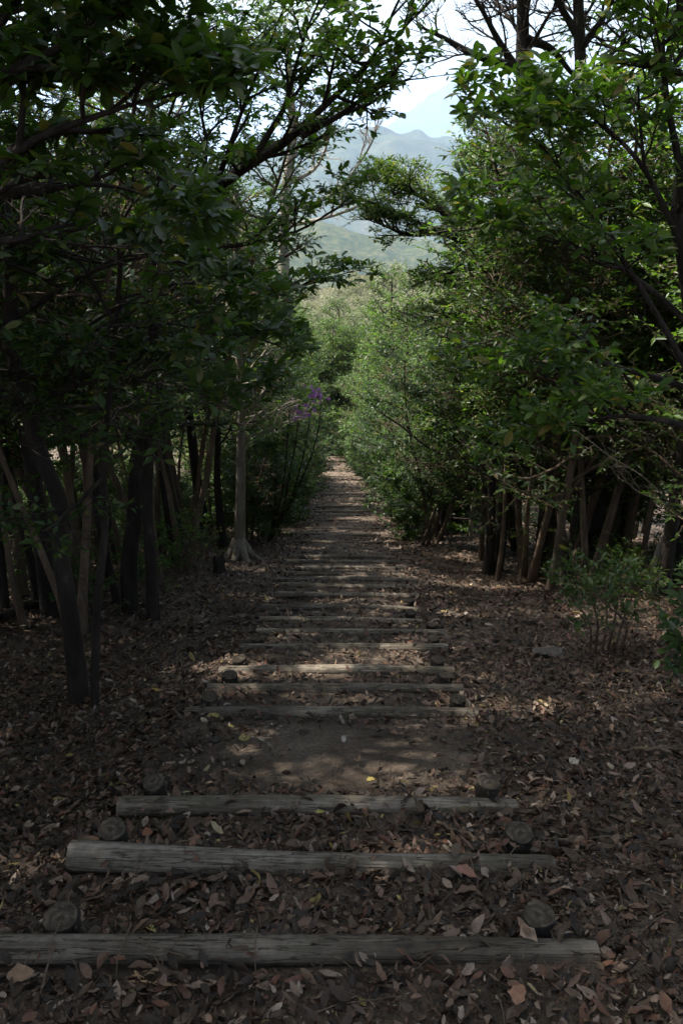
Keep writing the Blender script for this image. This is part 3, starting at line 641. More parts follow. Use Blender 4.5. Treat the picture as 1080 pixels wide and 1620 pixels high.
hero("overhanging_tree", "dark big leaved tree whose boughs fill the top left corner of the photo", "tree", None, b, f, LEAF_DARK, BARK_DARK)
b = on_ground(242, 978)
def f(G, b=b):
    Y = b[1]; P, R = trunk_px(G, b, Y, [(238, 860), (232, 740), (245, 600), (262, 470), (292, 378, Y - .3), (330, 312, Y - .6), (425, 243, Y - 1.2), (478, 214, Y - 1.5), (560, 125, Y - 1.8), (605, 50, Y - 2), (650, -30, Y - 2.2)], [.085, .06, .055, .052, .05, .048, .046, .038, .028, .016, .010, .006])
    K = len(P); G.ramify(P[K * 5 // 12:], R[K * 5 // 12:], LAT3(14, .6, 5, 4, 7, f0=.1), .070)
    for L in ([(330, 312, Y - .6), (375, 210, Y - .8), (405, 110, Y - 1), (450, 10, Y - 1.2)], [(400, 262, Y - 1.1), (455, 170, Y - 1.2), (480, 60, Y - 1.4), (520, -30, Y - 1.5)], [(300, 400, Y - .5), (400, 385, Y - .8), (480, 362, Y - 1), (560, 318, Y - 1.1)], [(300, 370, Y - .4), (330, 250, Y - .4), (310, 150, Y - .4), (330, 90, Y - .5)],
              [(270, 480, Y - .3), (380, 470, Y - .5), (470, 455, Y - .7), (560, 428, Y - .8)], [(255, 540, Y), (340, 520, Y), (420, 540, Y), (470, 560, Y)], [(478, 214, Y - 1.5), (540, 180, Y - 1.6), (600, 140, Y - 1.8), (640, 95, Y - 2)]):
        Q, RR = G.limb(pts(*L), [.030, .018, .010, .004], 6); G.ramify(Q, RR, LAT3(7, .45, 4, 4, 7, f0=.25), .068)
hero("slanting_tree", "tree with a long bough slanting up to the right across the pale sky", "tree", None, b, f, LEAF_MID, BARK_DARK)
def thin(label, px, rad, up, leafm, bark, lv, size=.075, group=None, name="slender_tree", rich=False):
    b = on_ground(*px[0])
    def f(G):
        P, R = trunk_px(G, b, b[1], px[1:] + [(px[-1][0] + up[0], px[-1][1] + up[1])], list(np.linspace(rad * 1.0, rad * .4, len(px) + 1)))
        if lv: G.ramify(P, R, lv, size)
    return hero(name, label, "tree", group, b, f, leafm, bark, rich)
CR = lambda n=14, f0=.6, L=1.1: lv3(n, L, 6, 5, 8, (0, 45), f0)
thin("very thin dark stem rooted just right of the leaning trunk nearest the path", [(152, 1116), (151, 1000), (158, 880), (168, 760), (180, 640)], .034, (15, -300), LEAF_DARK, BARK_DARK, CR(12))
thin("thick dark upright trunk in the middle of the left wood", [(206, 966), (207, 850), (222, 740), (238, 640)], .105, (20, -420), LEAF_DARK, BARK_DARK, CR(18, .55, 1.4))
thin("grey brown trunk by the fallen branch near the left edge", [(36, 942), (30, 850), (22, 760), (12, 640)], .085, (-20, -420), LEAF_MID, BARK_BROWN, CR(16, .55, 1.3))
thin("dark trunk standing at the very left edge of the photo", [(4, 962), (2, 850), (-2, 700)], .055, (-10, -400), LEAF_MID, BARK_DARK, CR(12, .5))
thin("slim trunk leaning left, crossing behind the leaning dark trunk", [(84, 932), (70, 832), (40, 735), (4, 640)], .055, (-60, -260), LEAF_DARK, BARK_DARK, CR(12, .5))
thin("straight brown trunk between the leaning trunk and the thin dark stem", [(126, 918), (112, 800), (96, 660), (94, 560)], .06, (-5, -380), LEAF_MID, BARK_BROWN, CR(14, .55))
thin("slim brown trunk close behind the very thin dark stem", [(158, 892), (142, 770), (126, 650)], .065, (-20, -420), LEAF_MID, BARK_BROWN, CR(14, .5))
thin("pale smooth trunk with flared sunlit roots at the left edge of the path", [(380, 884), (381, 800), (380, 700), (378, 630)], .11, (-4, -330), LEAF_MID, BARK_PALE, CR(22, .52, 1.5))
# flared roots of the lit trunk
tr = [o for o in bpy.data.objects if o.get("label", "").startswith("pale smooth trunk")][0]
def roots():
    r = np.random.RandomState(4); P, R = [], []
    for a in (3.6, 4.4, 5.3, 2.6, .4):
        L = r.uniform(.28, .48); u = np.linspace(0, 1, 7); b0 = np.array(tr.location)
        x = np.cos(a) * (.03 + L * u); y = np.sin(a) * (.03 + L * u); z = .42 * (1 - u) ** 2.4 + (ground_z(b0[0] + x, b0[1] + y) - b0[2]) * u - .03 * u
        P.append(np.stack([x, y, z], -1)); R.append(.075 * (1 - u) ** .8 + .012)
    V, F = tubes(np.array(P), np.array(R), 8); link("root", mesh_np("root", V, [F], BARK_PALE, True), tr)
roots()
# tall pale trunk beyond the gap, with bare crooked twigs
YT = 26.0; b = at(452, 345, YT); b[2] = float(ground_z(b[0], YT)); b[0] -= .25
BARE = [dict(n=9, L=1.5, r=.03, f0=.2, K=6, wob=.22, up=.10, sd=5), dict(n=6, L=.8, r=.014, f0=.15, K=6, wob=.25, up=.08, sd=4), dict(n=5, L=.45, r=.007, f0=.15, K=5, wob=.22, up=.06, sd=3), dict(n=4, L=.25, r=.0045, f0=.2, K=4, wob=.2, sd=3)]
def f(G, b=b):
    P, R = trunk_px(G, b, YT, [(448, 345), (455, 280), (462, 205), (458, 120), (450, 40)], [.24, .17, .15, .13, .10, .06])
    K = len(P); G.ramify(P[K // 2:], R[K // 2:], lv3(13, 2.2, 6, 4, 8, (10, 50), .35), .11)
    for L in ([(452, 330, YT), (500, 325, YT - .5), (550, 290, YT - 1), (590, 225, YT - 1), (600, 180, YT - 1)], [(456, 290, YT), (500, 270, YT), (520, 220, YT), (525, 170, YT)], [(450, 360, YT), (520, 345, YT - 1), (600, 310, YT - 1), (650, 320, YT - 1)]):
        Q, RR = G.limb(pts(*L), [.07, .05, .035, .02], 6); G.ramify(Q, RR, [dict(n=7, L=1.5, r=.022, f0=.15, K=7, wob=.25, up=.14, sd=4), dict(n=5, L=.8, r=.014, f0=.15, K=6, wob=.22, up=.10, sd=3), dict(n=4, L=.45, r=.010, f0=.2, K=5, wob=.2, sd=3)], 1)
hero("pale_trunk_tree", "tall pale trunk rising left of the gap with bare crooked twigs against the blue hill", "tree", None, b, f, LEAF_LIGHT, BARK_PALE, False)
# rotten stump
def stump():
    r = np.random.RandomState(9); b = on_ground(347, 908); na = 20; a = np.arange(na) / na * 6.2832; lum = 1 + .1 * np.sin(3 * a + 1) + .06 * np.sin(7 * a)
    prof = [(-.1, 1.35), (.02, 1.15), (.12, 1.0), (.26, .95), (.30, .8)]
    V = np.concatenate([np.stack([np.cos(a) * .085 * q * lum, np.sin(a) * .085 * q * lum, z + (.05 * np.sin(2 * a + 1) if z > .2 else 0 * a)], -1) for z, q in prof])
    F = np.concatenate([np.stack([k * na + np.arange(na), k * na + (np.arange(na) + 1) % na, (k + 1) * na + (np.arange(na) + 1) % na, (k + 1) * na + np.arange(na)], -1) for k in range(4)])
    tag(link("stump", mesh_np("stump", V, [F, (4 * na + np.arange(na))[None, :]], BARK_DARK, True), None, b), "small dark broken stump beside the flared pale trunk", "stump")
stump()
# purple azalea
b = np.array((-1.62, 15.2, float(ground_z(-1.62, 15.2))))
def f(G, b=b):
    for x in (436, 455, 470, 488, 500):
        Q, RR = G.limb([b + [0, 0, -.1], at(445 + (x - 460) * .4, 800, b[1]), at(x, 700, b[1] - .2), at(x + 6, 618, b[1] - .3)], [.03, .022, .014, .006], 6); G.ramify(Q, RR, LAT2(20, .5, 6, 7, .007, .08), .06)
az = hero("azalea", "azalea with purple flowers on the left side where the path narrows", "shrub", None, b, f, LEAF_MID, BARK_DARK, False)
def blossom(px, py, n, rx, rz, seed):
    r = np.random.RandomState(seed); c = at(px, py, b[1] - .55) - b; P = c + r.normal(0, 1, (n, 3)) * [rx, rx, rz]
    P = np.repeat(P, 5, 0); th = np.tile(np.arange(5) * 1.2566, n) + np.repeat(r.uniform(0, 6, n), 5); ax = norm(np.repeat(r.normal(0, .6, (n, 3)) + [0, -.6, .6], 5, 0))
    e1 = norm(np.cross(ax, [[.3, .2, 1.]])); e2 = np.cross(ax, e1); D = e1 * np.cos(th)[:, None] + e2 * np.sin(th)[:, None] + ax * .5
    V, F = leaves(P, D, ax - D * .5, r.uniform(.04, .06, len(P)), r.uniform(.024, .036, len(P))); link("blossom", mesh_np("blossom", V, F, PETAL), az)
blossom(474, 656, 24, .10, .055, 1); blossom(502, 622, 16, .13, .04, 2); blossom(488, 640, 7, .12, .06, 3)

# ---- right side
b = on_ground(1160, 1130)
def f(G, b=b):
    Y = b[1]; P, R = trunk_px(G, b, Y, [(1150, 1000), (1128, 800), (1104, 620), (1088, 450), (1080, 300), (1078, 100), (1080, -100)], [.06, .045, .042, .04, .036, .033, .028, .02])
    G.ramify(P, R, lv3(6, .5, 5, 4, 7, (5, 45), .6), .075)
    for L in ([(1104, 620, Y), (1005, 440, Y), (930, 318, Y + .2), (860, 240, Y + .2), (790, 190, Y + .3)], [(1095, 520, Y), (960, 400, Y + .3), (850, 370, Y + .5), (780, 330, Y + .6)], [(1085, 400, Y), (1020, 260, Y), (950, 190, Y + .2), (880, 160, Y + .3)],
              [(1104, 620, Y), (960, 570, Y + .2), (860, 560, Y + .4), (790, 600, Y + .6)], [(1110, 680, Y), (980, 650, Y), (890, 680, Y + .3), (820, 720, Y + .5)], [(1080, 300, Y), (1045, 130, Y), (1050, 60, Y + .1), (1060, -30, Y)]):
        Q, RR = G.limb(pts(*L), [.020, .014, .010, .006, .004], 6); G.ramify(Q, RR, LAT3(8, .50, 4, 4, 7, f0=.25), .072)
hero("forked_tree", "forked tree at the right edge whose leafy boughs reach into the sky gap", "tree", None, b, f, LEAF_MID, BARK_DARK)
b = on_ground(984, 892)
def f(G, b=b):
    Y = b[1]; P, R = trunk_px(G, b, Y, [(985, 850), (1010, 735), (1026, 650), (1038, 540), (1050, 420), (1044, 200), (1038, 0), (1034, -120)], [.16, .12, .105, .10, .09, .08, .075, .06, .045])
    G.ramify(P, R, lv3(20, 1.3, 6, 5, 8, (0, 40), .36), .08)
hero("brown_trunk_tree", "leaning red brown trunk, the thickest on the right side", "tree", None, b, f, LEAF_DARK, BARK_BROWN, False)
b = on_ground(1028, 936)
def f(G, b=b):
    Y = b[1]; P, R = trunk_px(G, b, Y, [(1048, 850), (1066, 790), (1090, 730), (1110, 640)], [.036, .03, .026, .022, .012])
    for L in ([(1062, 800, Y), (1010, 748, Y - .1), (950, 710, Y), (880, 655, Y + .1)], [(1060, 800, Y), (1000, 775, Y), (960, 720, Y)], [(1075, 765, Y), (1030, 690, Y - .2), (980, 660, Y - .2)], [(1080, 750, Y), (1110, 690, Y), (1130, 620, Y)]):
        Q, RR = G.limb(pts(*L), [.014, .009, .006, .003], 5); G.ramify(Q, RR, [dict(n=7, L=.5, r=.005, f0=.2, K=6, wob=.25, up=.05, sd=4), dict(n=4, L=.22, r=.003, f0=.2, K=5, wob=.25, sd=3)], 1)
hero("bare_sapling", "pale bare sapling with dead twigs at the right edge", "tree", None, b, f, LEAF_MID, BARK_PALE)
thin("short thick pale brown trunk with furrowed bark at the back of the right clearing", [(860, 892), (866, 840), (874, 770), (872, 690)], .15, (10, -330), LEAF_MID, BARK_BROWN, CR(24, .32, 1.5))
thin("thin pale lit stem right of the many stemmed clump", [(746, 852), (752, 790), (757, 700)], .05, (5, -250), LEAF_LIGHT, BARK_PALE, CR(16, .35, 1.2))
thin("thin dark stem left of the furrowed trunk", [(832, 882), (836, 800), (842, 700)], .045, (5, -300), LEAF_MID, BARK_BROWN, CR(16, .35, 1.2))
thin("slim brown stem between furrowed trunk and leaning red brown trunk", [(908, 885), (915, 790), (925, 680)], .06, (5, -300), LEAF_DARK, BARK_BROWN, CR(18, .35, 1.3))
b = on_ground(680, 862)
def f(G, b=b):
    Y = b[1]
    for k, q in enumerate(([(692, 800), (706, 735), (700, 640), (705, 560)], [(702, 790), (722, 700), (735, 600)], [(668, 800), (652, 720), (640, 640), (640, 570)], [(712, 800), (735, 725), (760, 650)], [(682, 795), (680, 700), (672, 600)])):
        P, R = G.limb([b + [(-.2 + .09 * k), 0, -.1]] + [at(x, y, Y + (-.3 + .15 * k)) for x, y in q], [.045, .035, .028, .018, .01][:len(q) + 1], 7)
        G.ramify(P, R, lv3(13, .95, 5, 5, 9, (-5, 45), .25, r1=.012), .075)
hero("multi_stem_tree", "clump of several pale stems under dense leaves at the right edge of the path", "tree", None, b, f, LEAF_BLUE, BARK_BROWN, False)
b = on_ground(812, 862)
def f(G, b=b):
    Y = b[1]; P, R = trunk_px(G, b, Y, [(815, 700), (812, 540), (800, 430)], [.15, .12, .11, .10])
    for L in ([(800, 430, Y), (765, 392, Y), (700, 366, Y - .3), (640, 345, Y - .6), (580, 310, Y - .8), (540, 318, Y - .9)], [(765, 392, Y), (720, 340, Y), (670, 315, Y), (630, 285, Y)], [(800, 430, Y), (795, 350, Y + .2), (770, 290, Y + .3), (760, 262, Y + .3)], [(700, 366, Y - .3), (640, 372, Y - .5), (620, 362, Y - .6), (575, 345, Y - .7)],
              [(790, 400, Y), (840, 340, Y), (870, 290, Y), (880, 250, Y)], [(740, 378, Y - .2), (690, 322, Y - .2), (640, 300, Y - .4), (600, 285, Y - .4)], [(800, 430, Y), (750, 425, Y - .5), (710, 430, Y - .9), (690, 440, Y - 1)], [(812, 540, Y), (740, 500, Y - .5), (690, 500, Y - .8), (660, 520, Y - 1)]):
        Q, RR = G.limb(pts(*L), [.07, .05, .035, .02, .01], 7); G.ramify(Q, RR, LAT3(12, .85, 5, 5, 9, .018, .15), .068)
hero("flat_crowned_tree", "tree with a flat layered crown and dark crooked boughs spreading under the blue hill", "tree", None, b, f, LEAF_LIGHT, BARK_DARK, False)
def bare(label, px, Y, rad, limbs):
    b = at(*px[0], Y); b[2] = float(ground_z(b[0], Y))
    def f(G):
        P, R = trunk_px(G, b, Y, px, list(np.linspace(rad * 1.1, rad * .6, len(px) + 1))); K = len(P)
        G.ramify(P[K // 2:], R[K // 2:], BARE, 1)
        for L in limbs:
            Q, RR = G.limb(pts(*[(x, y, Y + dy) for x, y, dy in L]), [rad * .62, rad * .42, rad * .26, rad * .14], 7); G.ramify(Q, RR, BARE[1:], 1)
    hero("bare_tree", label, "tree", "bare trees against the sky", b, f, LEAF_MID, BARK_DARK)
bare("bare tree with a dark upright trunk and a bough arching left over the sky gap", [(826, 480), (826, 300), (826, 110), (829, 0), (832, -120)], 12.5, .115, [[(824, 118, 0), (795, 78, 0), (765, 25, -.3), (730, -40, -.5)], [(812, 106, 0), (745, 86, -.4), (700, 58, -.6), (668, 44, -.8)], [(826, 60, 0), (870, 75, .3), (905, 120, .5), (930, 140, .6)], [(826, 130, 0), (870, 140, 0), (900, 150, .2), (930, 160, .2)]])
bare("second bare tree, the dark straight trunk right of the arching one", [(905, 480), (908, 300), (915, 110), (912, 0), (910, -120)], 12.0, .095, [[(915, 80, 0), (955, 30, .2), (980, -30, .3)], [(915, 60, 0), (880, 0, -.2), (850, -60, -.4)], [(914, 140, 0), (960, 90, .3), (1000, 60, .4)]])
b = on_ground(958, 1034)
def f(G, b=b):
    Y = b[1]
    for k, (x, y, dy) in enumerate(((880, 925, .1), (920, 905, -.1), (955, 900, .2), (985, 905, 0), (1010, 915, .15), (940, 940, -.3))):
        P, R = G.limb([b + [-.14 + .06 * k, .02 * k, -.1], at(935 + 12 * k, 985, Y + dy * .5), at(x, y, Y + dy)], [.014, .010, .005], 6)
        G.ramify(P, R, [dict(n=6, L=.40, r=.005, f0=.6, K=5, up=-.04, sd=4, wob=.2), dict(n=4, L=.17, r=.0025, f0=.2, K=4, nl=6, sd=3, wob=.2)], .062)
hero("low_shrub", "low shrub with red brown stems and a flat layer of leaves on the right", "shrub", None, b, f, LEAF_DARK, BARK_BROWN)
b = on_ground(1090, 1090)
def f(G, b=b):
    Y = b[1]
    for x, y in ((1052, 985), (1066, 1020), (1080, 940), (1060, 1055), (1100, 900), (1120, 980)):
        P, R = G.limb([b + [0, 0, -.1], at(1092, 1030, Y), at(x, y, Y - .05)], [.012, .008, .004], 6); G.ramify(P, R, [dict(n=5, L=.2, r=.004, f0=.5, K=4, nl=8, sd=3)], .085)
hero("edge_shrub", "glossy leaved shrub cut off by the right edge of the photo", "shrub", None, b, f, LEAF_BLUE, BARK_BROWN)

# ---- the wood around: repeated trees, each one an object
R_ = np.random.RandomState(77)
def scatter(protos, n, xr, yr, label, cat, group, name, scr=(.85, 1.15), side=1, mind=1.0, taken=[]):
    k = 0; tries = 0
    while k < n and tries < 4000:
        tries += 1; Y = R_.uniform(*yr); X = side * R_.uniform(*xr) + path_x(Y)
        if any((X - a) ** 2 + (Y - c) ** 2 < mind ** 2 for a, c in taken): continue
        taken.append((X, Y)); plant(name, protos[R_.randint(len(protos))], (X, Y, float(ground_z(X, Y))), label, cat, group, R_.uniform(0, 6.28), R_.uniform(*scr)); k += 1
BUSHY = [proto_tree("b", 91, 4.6, .06, lv3(30, 1.35, 6, 5, 9, (-10, 35), .10), .072, LEAF_MID, BARK_BROWN),
         proto_tree("b", 92, 5.4, .07, lv3(32, 1.45, 6, 5, 9, (-10, 40), .14), .074, LEAF_DARK, BARK_DARK),
         proto_tree("b", 93, 4.2, .05, lv3(28, 1.3, 6, 5, 9, (-10, 35), .10), .070, LEAF_BLUE, BARK_DARK)]
def put(protos, spots, label, cat, group, name):
    for X, Y, sc in spots: plant(name, protos[R_.randint(len(protos))], (X, Y, float(ground_z(X, Y)) - .03), label, cat, group, R_.uniform(0, 6.28), sc)
put(EVER, [(3.5, 10.8, .95), (2.75, 13.6, .9), (4.7, 9.8, 1.05), (5.6, 8.6, 1.0), (3.6, 14.5, 1.1), (2.3, 17, .85), (4.6, 12.2, 1.1), (6.2, 10.5, 1.2), (3.9, 7.6, .8)], "evergreen leaning over the back of the right clearing", "tree", "evergreens round the right clearing", "evergreen_tree")
put(EVER, [(2.95, 9.6, 1.1), (3.9, 8.3, 1.15), (2.6, 12.2, 1.2), (5.2, 6.6, 1.15)], "leafy evergreen filling the view behind the forked tree on the right", "tree", "leafy evergreens behind the forked tree", "evergreen_tree")
HIGH = [proto_tree("h", 65, 12, .10, lv3(34, 2.7, 6, 6, 9, (0, 45), .60, r1=.03), .10, LEAF_DARK, BARK_DARK), proto_tree("h", 66, 11, .085, lv3(30, 2.5, 6, 6, 9, (0, 40), .62, r1=.03), .10, LEAF_MID, BARK_DARK)]  # sun blockers: long bare trunks carrying crowns above the frame
put(HIGH, [(-2.9, 4.2, 1), (-3.3, 7.6, 1.05), (-2.6, 11.2, 1.05), (-4.6, 10.0, 1.1), (-5.2, 5.6, 1.1), (-3.0, 15.5, 1.1), (-5.2, 20.5, 1), (-6.0, 26, 1), (-6.9, 33, 1.05), (-7.6, 40, 1.05)], "high dark tree added to the left wood, its unseen crown shading the ground", "tree", "high shade trees added to the left wood", "high_shade_tree")  # added so their out-of-view crowns shade the path and clearing
put(HIGH, [(5.4, 5.2, 1), (5.9, 8.8, 1.05), (4.3, 12.0, 1.05)], "high tree added behind the right clearing, its unseen crown blocking the sun", "tree", "high shade trees added behind the right clearing", "high_shade_tree")  # also added as sun blockers, crowns out of view
put(BUSHY, [(2.15, 15.6, .95), (1.95, 18.2, .95), (1.85, 21.4, 1.0), (1.8, 25, 1.05), (1.9, 29.5, 1.15), (1.9, 35, 1.2), (2.8, 19.5, 1.2), (2.9, 24, 1.3)], "bushy evergreen crowding the right edge of the path", "tree", "bushy evergreens crowding the right edge of the path", "bushy_tree")
put(EVER, [(-2.35, 13.8, 1.05), (-2.5, 17, 1.15), (-2.4, 20.5, 1.2), (-2.7, 25, 1.3), (-2.9, 30, 1.35)], "evergreen reaching in over the left edge of the path beyond the pale trunk", "tree", "evergreens reaching in beyond the pale trunk", "evergreen_tree")
put(EVER, [(2.5, 27, 1.35), (2.35, 33, 1.5), (2.3, 40, 1.45), (1.7, 47, 1.2), (-2.5, 36, 1.5), (-2.9, 43, 1.6)], "tall dark evergreen leaning in over the lowest visible steps", "tree", "tall evergreens over the lowest visible steps", "evergreen_tree")
put(BUSHY, [(-1.95, 17.5, .85), (-1.85, 21.5, .9), (-1.8, 26, 1.0), (-1.8, 31, 1.1), (-2.0, 37, 1.2)], "bushy evergreen crowding the left edge of the path beyond the pale trunk", "tree", "bushy evergreens crowding the left edge of the path", "bushy_tree")
put(SHRUB, [(4.6, 12.4, .8), (5.6, 10.6, .8)], "leafy shrub at the foot of the trees behind the right clearing", "shrub", "shrubs at the foot of the right trees", "shrub")
scatter(POLE, 16, (2.5, 6.5), (9.6, 15), "slender stem under the leaf canopy behind the right clearing", "tree", "slender stems behind the right clearing", "pole_tree", (.8, 1.05), 1, .5)
put(BUSHY, [(-.2, 55.6, 1.5), (-1.3, 57.2, 1.6), (.9, 54.5, 1.3), (-3.0, 55.0, 1.3)], "bushy evergreen standing right where the log steps vanish", "tree", "bushy evergreens where the steps vanish", "bushy_tree")
put(EVER, [(-5.5, 57, 1.63), (-3.2, 58.5, 1.72), (-.9, 57.5, 1.68), (1.2, 58, 1.72), (3.4, 57, 1.72), (5.6, 58.5, 1.81), (.2, 61, 1.81), (-2.2, 62, 1.81), (2.4, 62, 1.85), (1.6, 52, 1.29), (3.5, 52.5, 1.55), (-4.6, 52, 1.38)], "large evergreen closing the view just past the last visible log steps", "tree", "large evergreens past the last visible steps", "evergreen_tree")
scatter(SHRUB, 24, (3.6, 10), (10, 21), "low leafy shrub growing under the trees of the left wood", "shrub", "shrubs under the left wood", "shrub", (.5, .9), -1, .7)
scatter(POLE, 24, (2.3, 6), (6.5, 13), "thin dark stem among the trunks at the front of the left wood", "tree", "thin stems at the front of the left wood", "pole_tree", (.75, 1.0), -1, .5)
scatter(POLE, 44, (3.0, 11), (4.5, 18), "slender dark trunked tree deep in the left wood with its leaves high up", "tree", "slender trees deep in the left wood", "pole_tree", side=-1, mind=.75)
scatter(TALL, 20, (2.9, 10), (2, 20), "tall dark crowned tree standing behind the slender trunks of the left wood", "tree", "tall trees of the left wood", "tall_tree", side=-1, mind=1.15)
scatter(BUSHY, 40, (6, 17), (8, 26), "bushy evergreen closing off the far depth of the left wood", "tree", "bushy evergreens at the back of the left wood", "bushy_tree", side=-1, mind=1.1)
scatter(EVER + BUSHY, 34, (2.3, 8), (15.5, 48), "dense evergreen beside the lower path on the left", "tree", "evergreens along the lower path, left side", "evergreen_tree", side=-1, mind=1.3)
scatter(SHRUB, 34, (1.5, 3.6), (15, 50), "dark leafy shrub along the left edge of the lower path", "shrub", "shrubs along the left edge of the lower path", "shrub", side=-1, mind=.8)
scatter(SHRUB, 44, (1.55, 3.8), (16.5, 52), "leafy shrub along the right edge of the lower path", "shrub", "shrubs along the right edge of the lower path", "shrub", side=1, mind=.75)
scatter(EVER + BUSHY, 44, (2.5, 10), (14, 50), "dense evergreen beside the lower path on the right", "tree", "evergreens along the lower path, right side", "evergreen_tree", side=1, mind=1.3)
scatter(POLE + EVER, 26, (4.8, 12), (9, 17), "leafy young tree at the back of the right clearing", "tree", "young trees behind the right clearing", "young_tree", side=1, mind=.9)
scatter(TALL, 10, (5.8, 12), (9, 20), "tall leafy tree rising behind the right clearing", "tree", "tall trees behind the right clearing", "tall_tree", side=1, mind=1.5)
scatter(EVER + BUSHY, 70, (-8, 9), (56, 84), "evergreen closing the view where the path bends out of sight", "tree", "evergreens beyond the end of the path", "evergreen_tree", (1.2, 1.75), mind=1.6)
scatter(SPRIG, 34, (2.4, 5), (7, 14), "small leafy seedling on the floor of the left wood", "seedling", "seedlings in the left wood", "seedling", (.7, 1.2), -1, .35)
scatter(SPRIG, 20, (3.0, 6), (7.5, 12), "small leafy seedling on the litter at the back of the right clearing", "seedling", "seedlings of the right clearing", "seedling", (.6, 1.1), 1, .35)
put(TALL, [(-2.2, .3, 1), (1.9, .6, 1), (2.9, 2.6, 1), (-1.7, -2.2, 1.1), (1.6, -2.4, 1.1), (-3.4, 1.6, 1), (3.9, 4.8, 1), (.2, -4.6, 1.1)], "unseen tall tree added close beside the viewpoint to shade the foreground", "tree", "unseen shade trees added beside the viewpoint", "tall_tree")  # never in view; added as overhead cover that darkens the near steps

# ---- pale scrubby wood on the hillside seen through the gap
def far_wood():
    r = np.random.RandomState(31); n = 520
    X = r.uniform(-75, 110, n); ys = 195 + 110 * r.rand(n)
    me = bpy.data.objects["hillside"].data; v = np.empty(len(me.vertices) * 3, np.float32); me.vertices.foreach_get("co", v); v = v.reshape(50, 160, 3)
    gxs = v[0, :, 0]; gys = v[:, 0, 1]
    fi = np.clip(np.interp(X, gxs, np.arange(160)).astype(int), 0, 159); fj = np.clip(np.interp(ys, gys, np.arange(50)).astype(int), 0, 49); Z = v[fj, fi, 2]
    h = r.uniform(1.5, 4.5, n); m = 60
    c = np.stack([X, ys, Z], -1)[:, None, :] + np.stack([r.normal(0, .32, (n, m)) * h[:, None], r.normal(0, .32, (n, m)) * h[:, None], h[:, None] * r.uniform(.25, 1.05, (n, m))], -1)
    P = c.reshape(-1, 3); D = norm(r.normal(0, 1, P.shape) * [1, 1, .8] + [0, 0, .4]); N = norm(r.normal(0, 1, P.shape) + [0, 0, .5])
    V, F = leaves(P, D, N, r.uniform(.5, 1.2, len(P)), r.uniform(.12, .5, len(P)))
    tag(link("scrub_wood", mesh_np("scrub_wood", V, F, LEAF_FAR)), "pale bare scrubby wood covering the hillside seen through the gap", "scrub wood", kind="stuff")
far_wood()

# ---- gaps in the canopy: leaves thinned where the sun gets through to the path
def thin_canopy(spots):
    bpy.context.view_layer.update()
    sd = np.array(sdir); r = np.random.RandomState(8)
    P = np.array([p for p, q, k in spots]); Q = np.array([q for p, q, k in spots]); K = np.array([k for p, q, k in spots])
    for o in list(bpy.data.objects):
        if o.type != 'MESH' or 'blade' not in o.data or o.parent is None: continue
        me = o.data; n = me['blade']; M = np.array(o.matrix_world)
        v = np.empty(len(me.vertices) * 3, np.float32); me.vertices.foreach_get("co", v); v = v.reshape(-1, 3)
        c = v.reshape(-1, n, 3).mean(1) @ M[:3, :3].T + M[:3, 3]
        cut = np.zeros(len(c), bool)
        for p, q, k in zip(P, Q, K):
            d = c - p; t = d @ sd; e = np.linalg.norm(d - t[:, None] * sd, axis=1)
            cut |= (t > .35) & (e < q * 1.15 + .10) & (r.rand(len(c)) < k * np.clip((q * 1.15 + .12 - e) / (.3 * q + .02), 0, 1))
        if not cut.any(): continue
        keep = np.repeat(~cut, n); idx = np.cumsum(keep) - 1
        li = np.empty(len(me.loops), np.int32); me.loops.foreach_get("vertex_index", li)
        lt = np.empty(len(me.polygons), np.int32); me.polygons.foreach_get("loop_total", lt); ls = np.empty(len(me.polygons), np.int32); me.polygons.foreach_get("loop_start", ls)
        F = []
        for w in np.unique(lt):
            f = li[ls[lt == w][:, None] + np.arange(w)[None]]; f = f[keep[f[:, 0]]]; F.append(idx[f])
        o.data = mesh_np(me.name, v[keep], F, me.materials[0], n == 10)
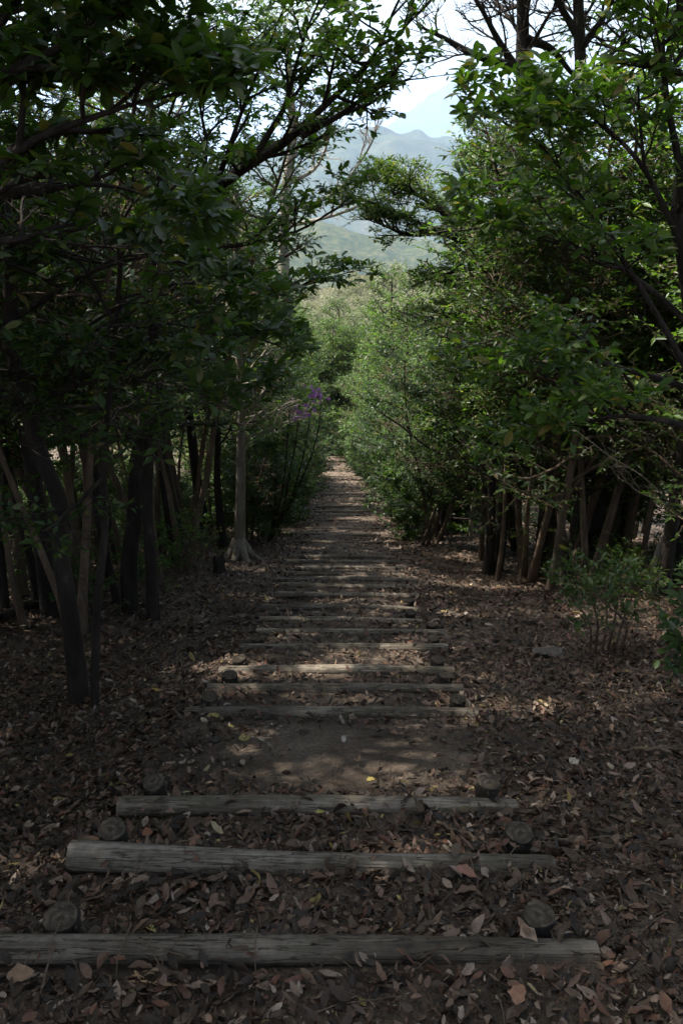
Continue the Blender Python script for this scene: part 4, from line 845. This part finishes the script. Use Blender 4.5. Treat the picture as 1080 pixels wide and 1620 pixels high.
SUNNY = [(605, 1243, .30, 1), (640, 1250, .2, 1), (575, 1225, .2, 1), (565, 1195, .13, .8), (605, 966, .26, 1), (560, 985, .13, .8), (505, 898, .3, 1), (640, 903, .25, .95), (375, 945, .34, .85), (330, 960, .2, .7), (600, 846, .45, .9), (560, 821, .35, 1), (640, 838, .3, .8),
         (530, 725, 1.0, .9), (540, 752, .8, .8), (800, 1250, .22, .75), (700, 1262, .12, .7), (640, 1052, .13, .8), (690, 1008, .16, .8), (425, 1010, .14, .7), (720, 848, .35, .8), (768, 858, .3, .8), (560, 1040, .12, .7), (590, 935, .16, .8), (470, 940, .14, .8), (390, 900, .22, .8), (240, 1070, .14, .7)]
_f = np.random.RandomState(12); FLECKS = []
for _ in range(110):
    y = 2.2 + 17 * _f.rand() ** 1.2; x = _f.uniform(-1.3, 1.6) + path_x(y)
    FLECKS.append((np.array((x, y, float(ground_z(x, y)))), _f.uniform(.02, .12), 1))
thin_canopy([(on_ground(x, y), q, k) for x, y, q, k in SUNNY] + FLECKS + [(at(374, y, 12.3), .15, 1) for y in (870, 830, 790, 750)] + [(at(1000, 800, 10.6), .14, .9), (at(1020, 700, 10.6), .14, .9), (at(700, 800, 14.3), .2, .9)] + [(at(x, y, Y), q, .85) for x, y, Y, q in ((760, 600, 8, .5), (850, 450, 6.5, .45), (900, 620, 7, .45), (700, 470, 12, .7), (640, 700, 18, .8), (780, 480, 9, .5), (620, 560, 22, .9), (930, 300, 5.4, .25), (1000, 560, 6, .3), (800, 700, 9, .35), (690, 620, 14, .5), (840, 300, 6, .3), (1040, 700, 7, .3))])

# ---- haze over the valley
def haze():
    x0, x1, y0, y1, z0, z1 = -60000, 60000, -80, 62000, -3200, 1500
    V = np.array([(x, y, z) for x in (x0, x1) for y in (y0, y1) for z in (z0, z1)], float)
    F = np.array([(0, 1, 3, 2), (4, 6, 7, 5), (0, 4, 5, 1), (2, 3, 7, 6), (0, 2, 6, 4), (1, 5, 7, 3)])
    m = bpy.data.materials.new("haze"); m.use_nodes = True; nt = m.node_tree; nt.nodes.remove(nt.nodes["Principled BSDF"])
    pv = nt.nodes.new("ShaderNodeVolumePrincipled"); pv.inputs["Color"].default_value = (.54, .69, .90, 1); pv.inputs["Density"].default_value = 0.6e-4; pv.inputs["Anisotropy"].default_value = 0.0
    nt.links.new(pv.outputs[0], nt.nodes["Material Output"].inputs["Volume"])
    tag(link("haze", mesh_np("haze", V, [F], m)), "pale haze over the valley", "haze", kind="stuff")
haze()
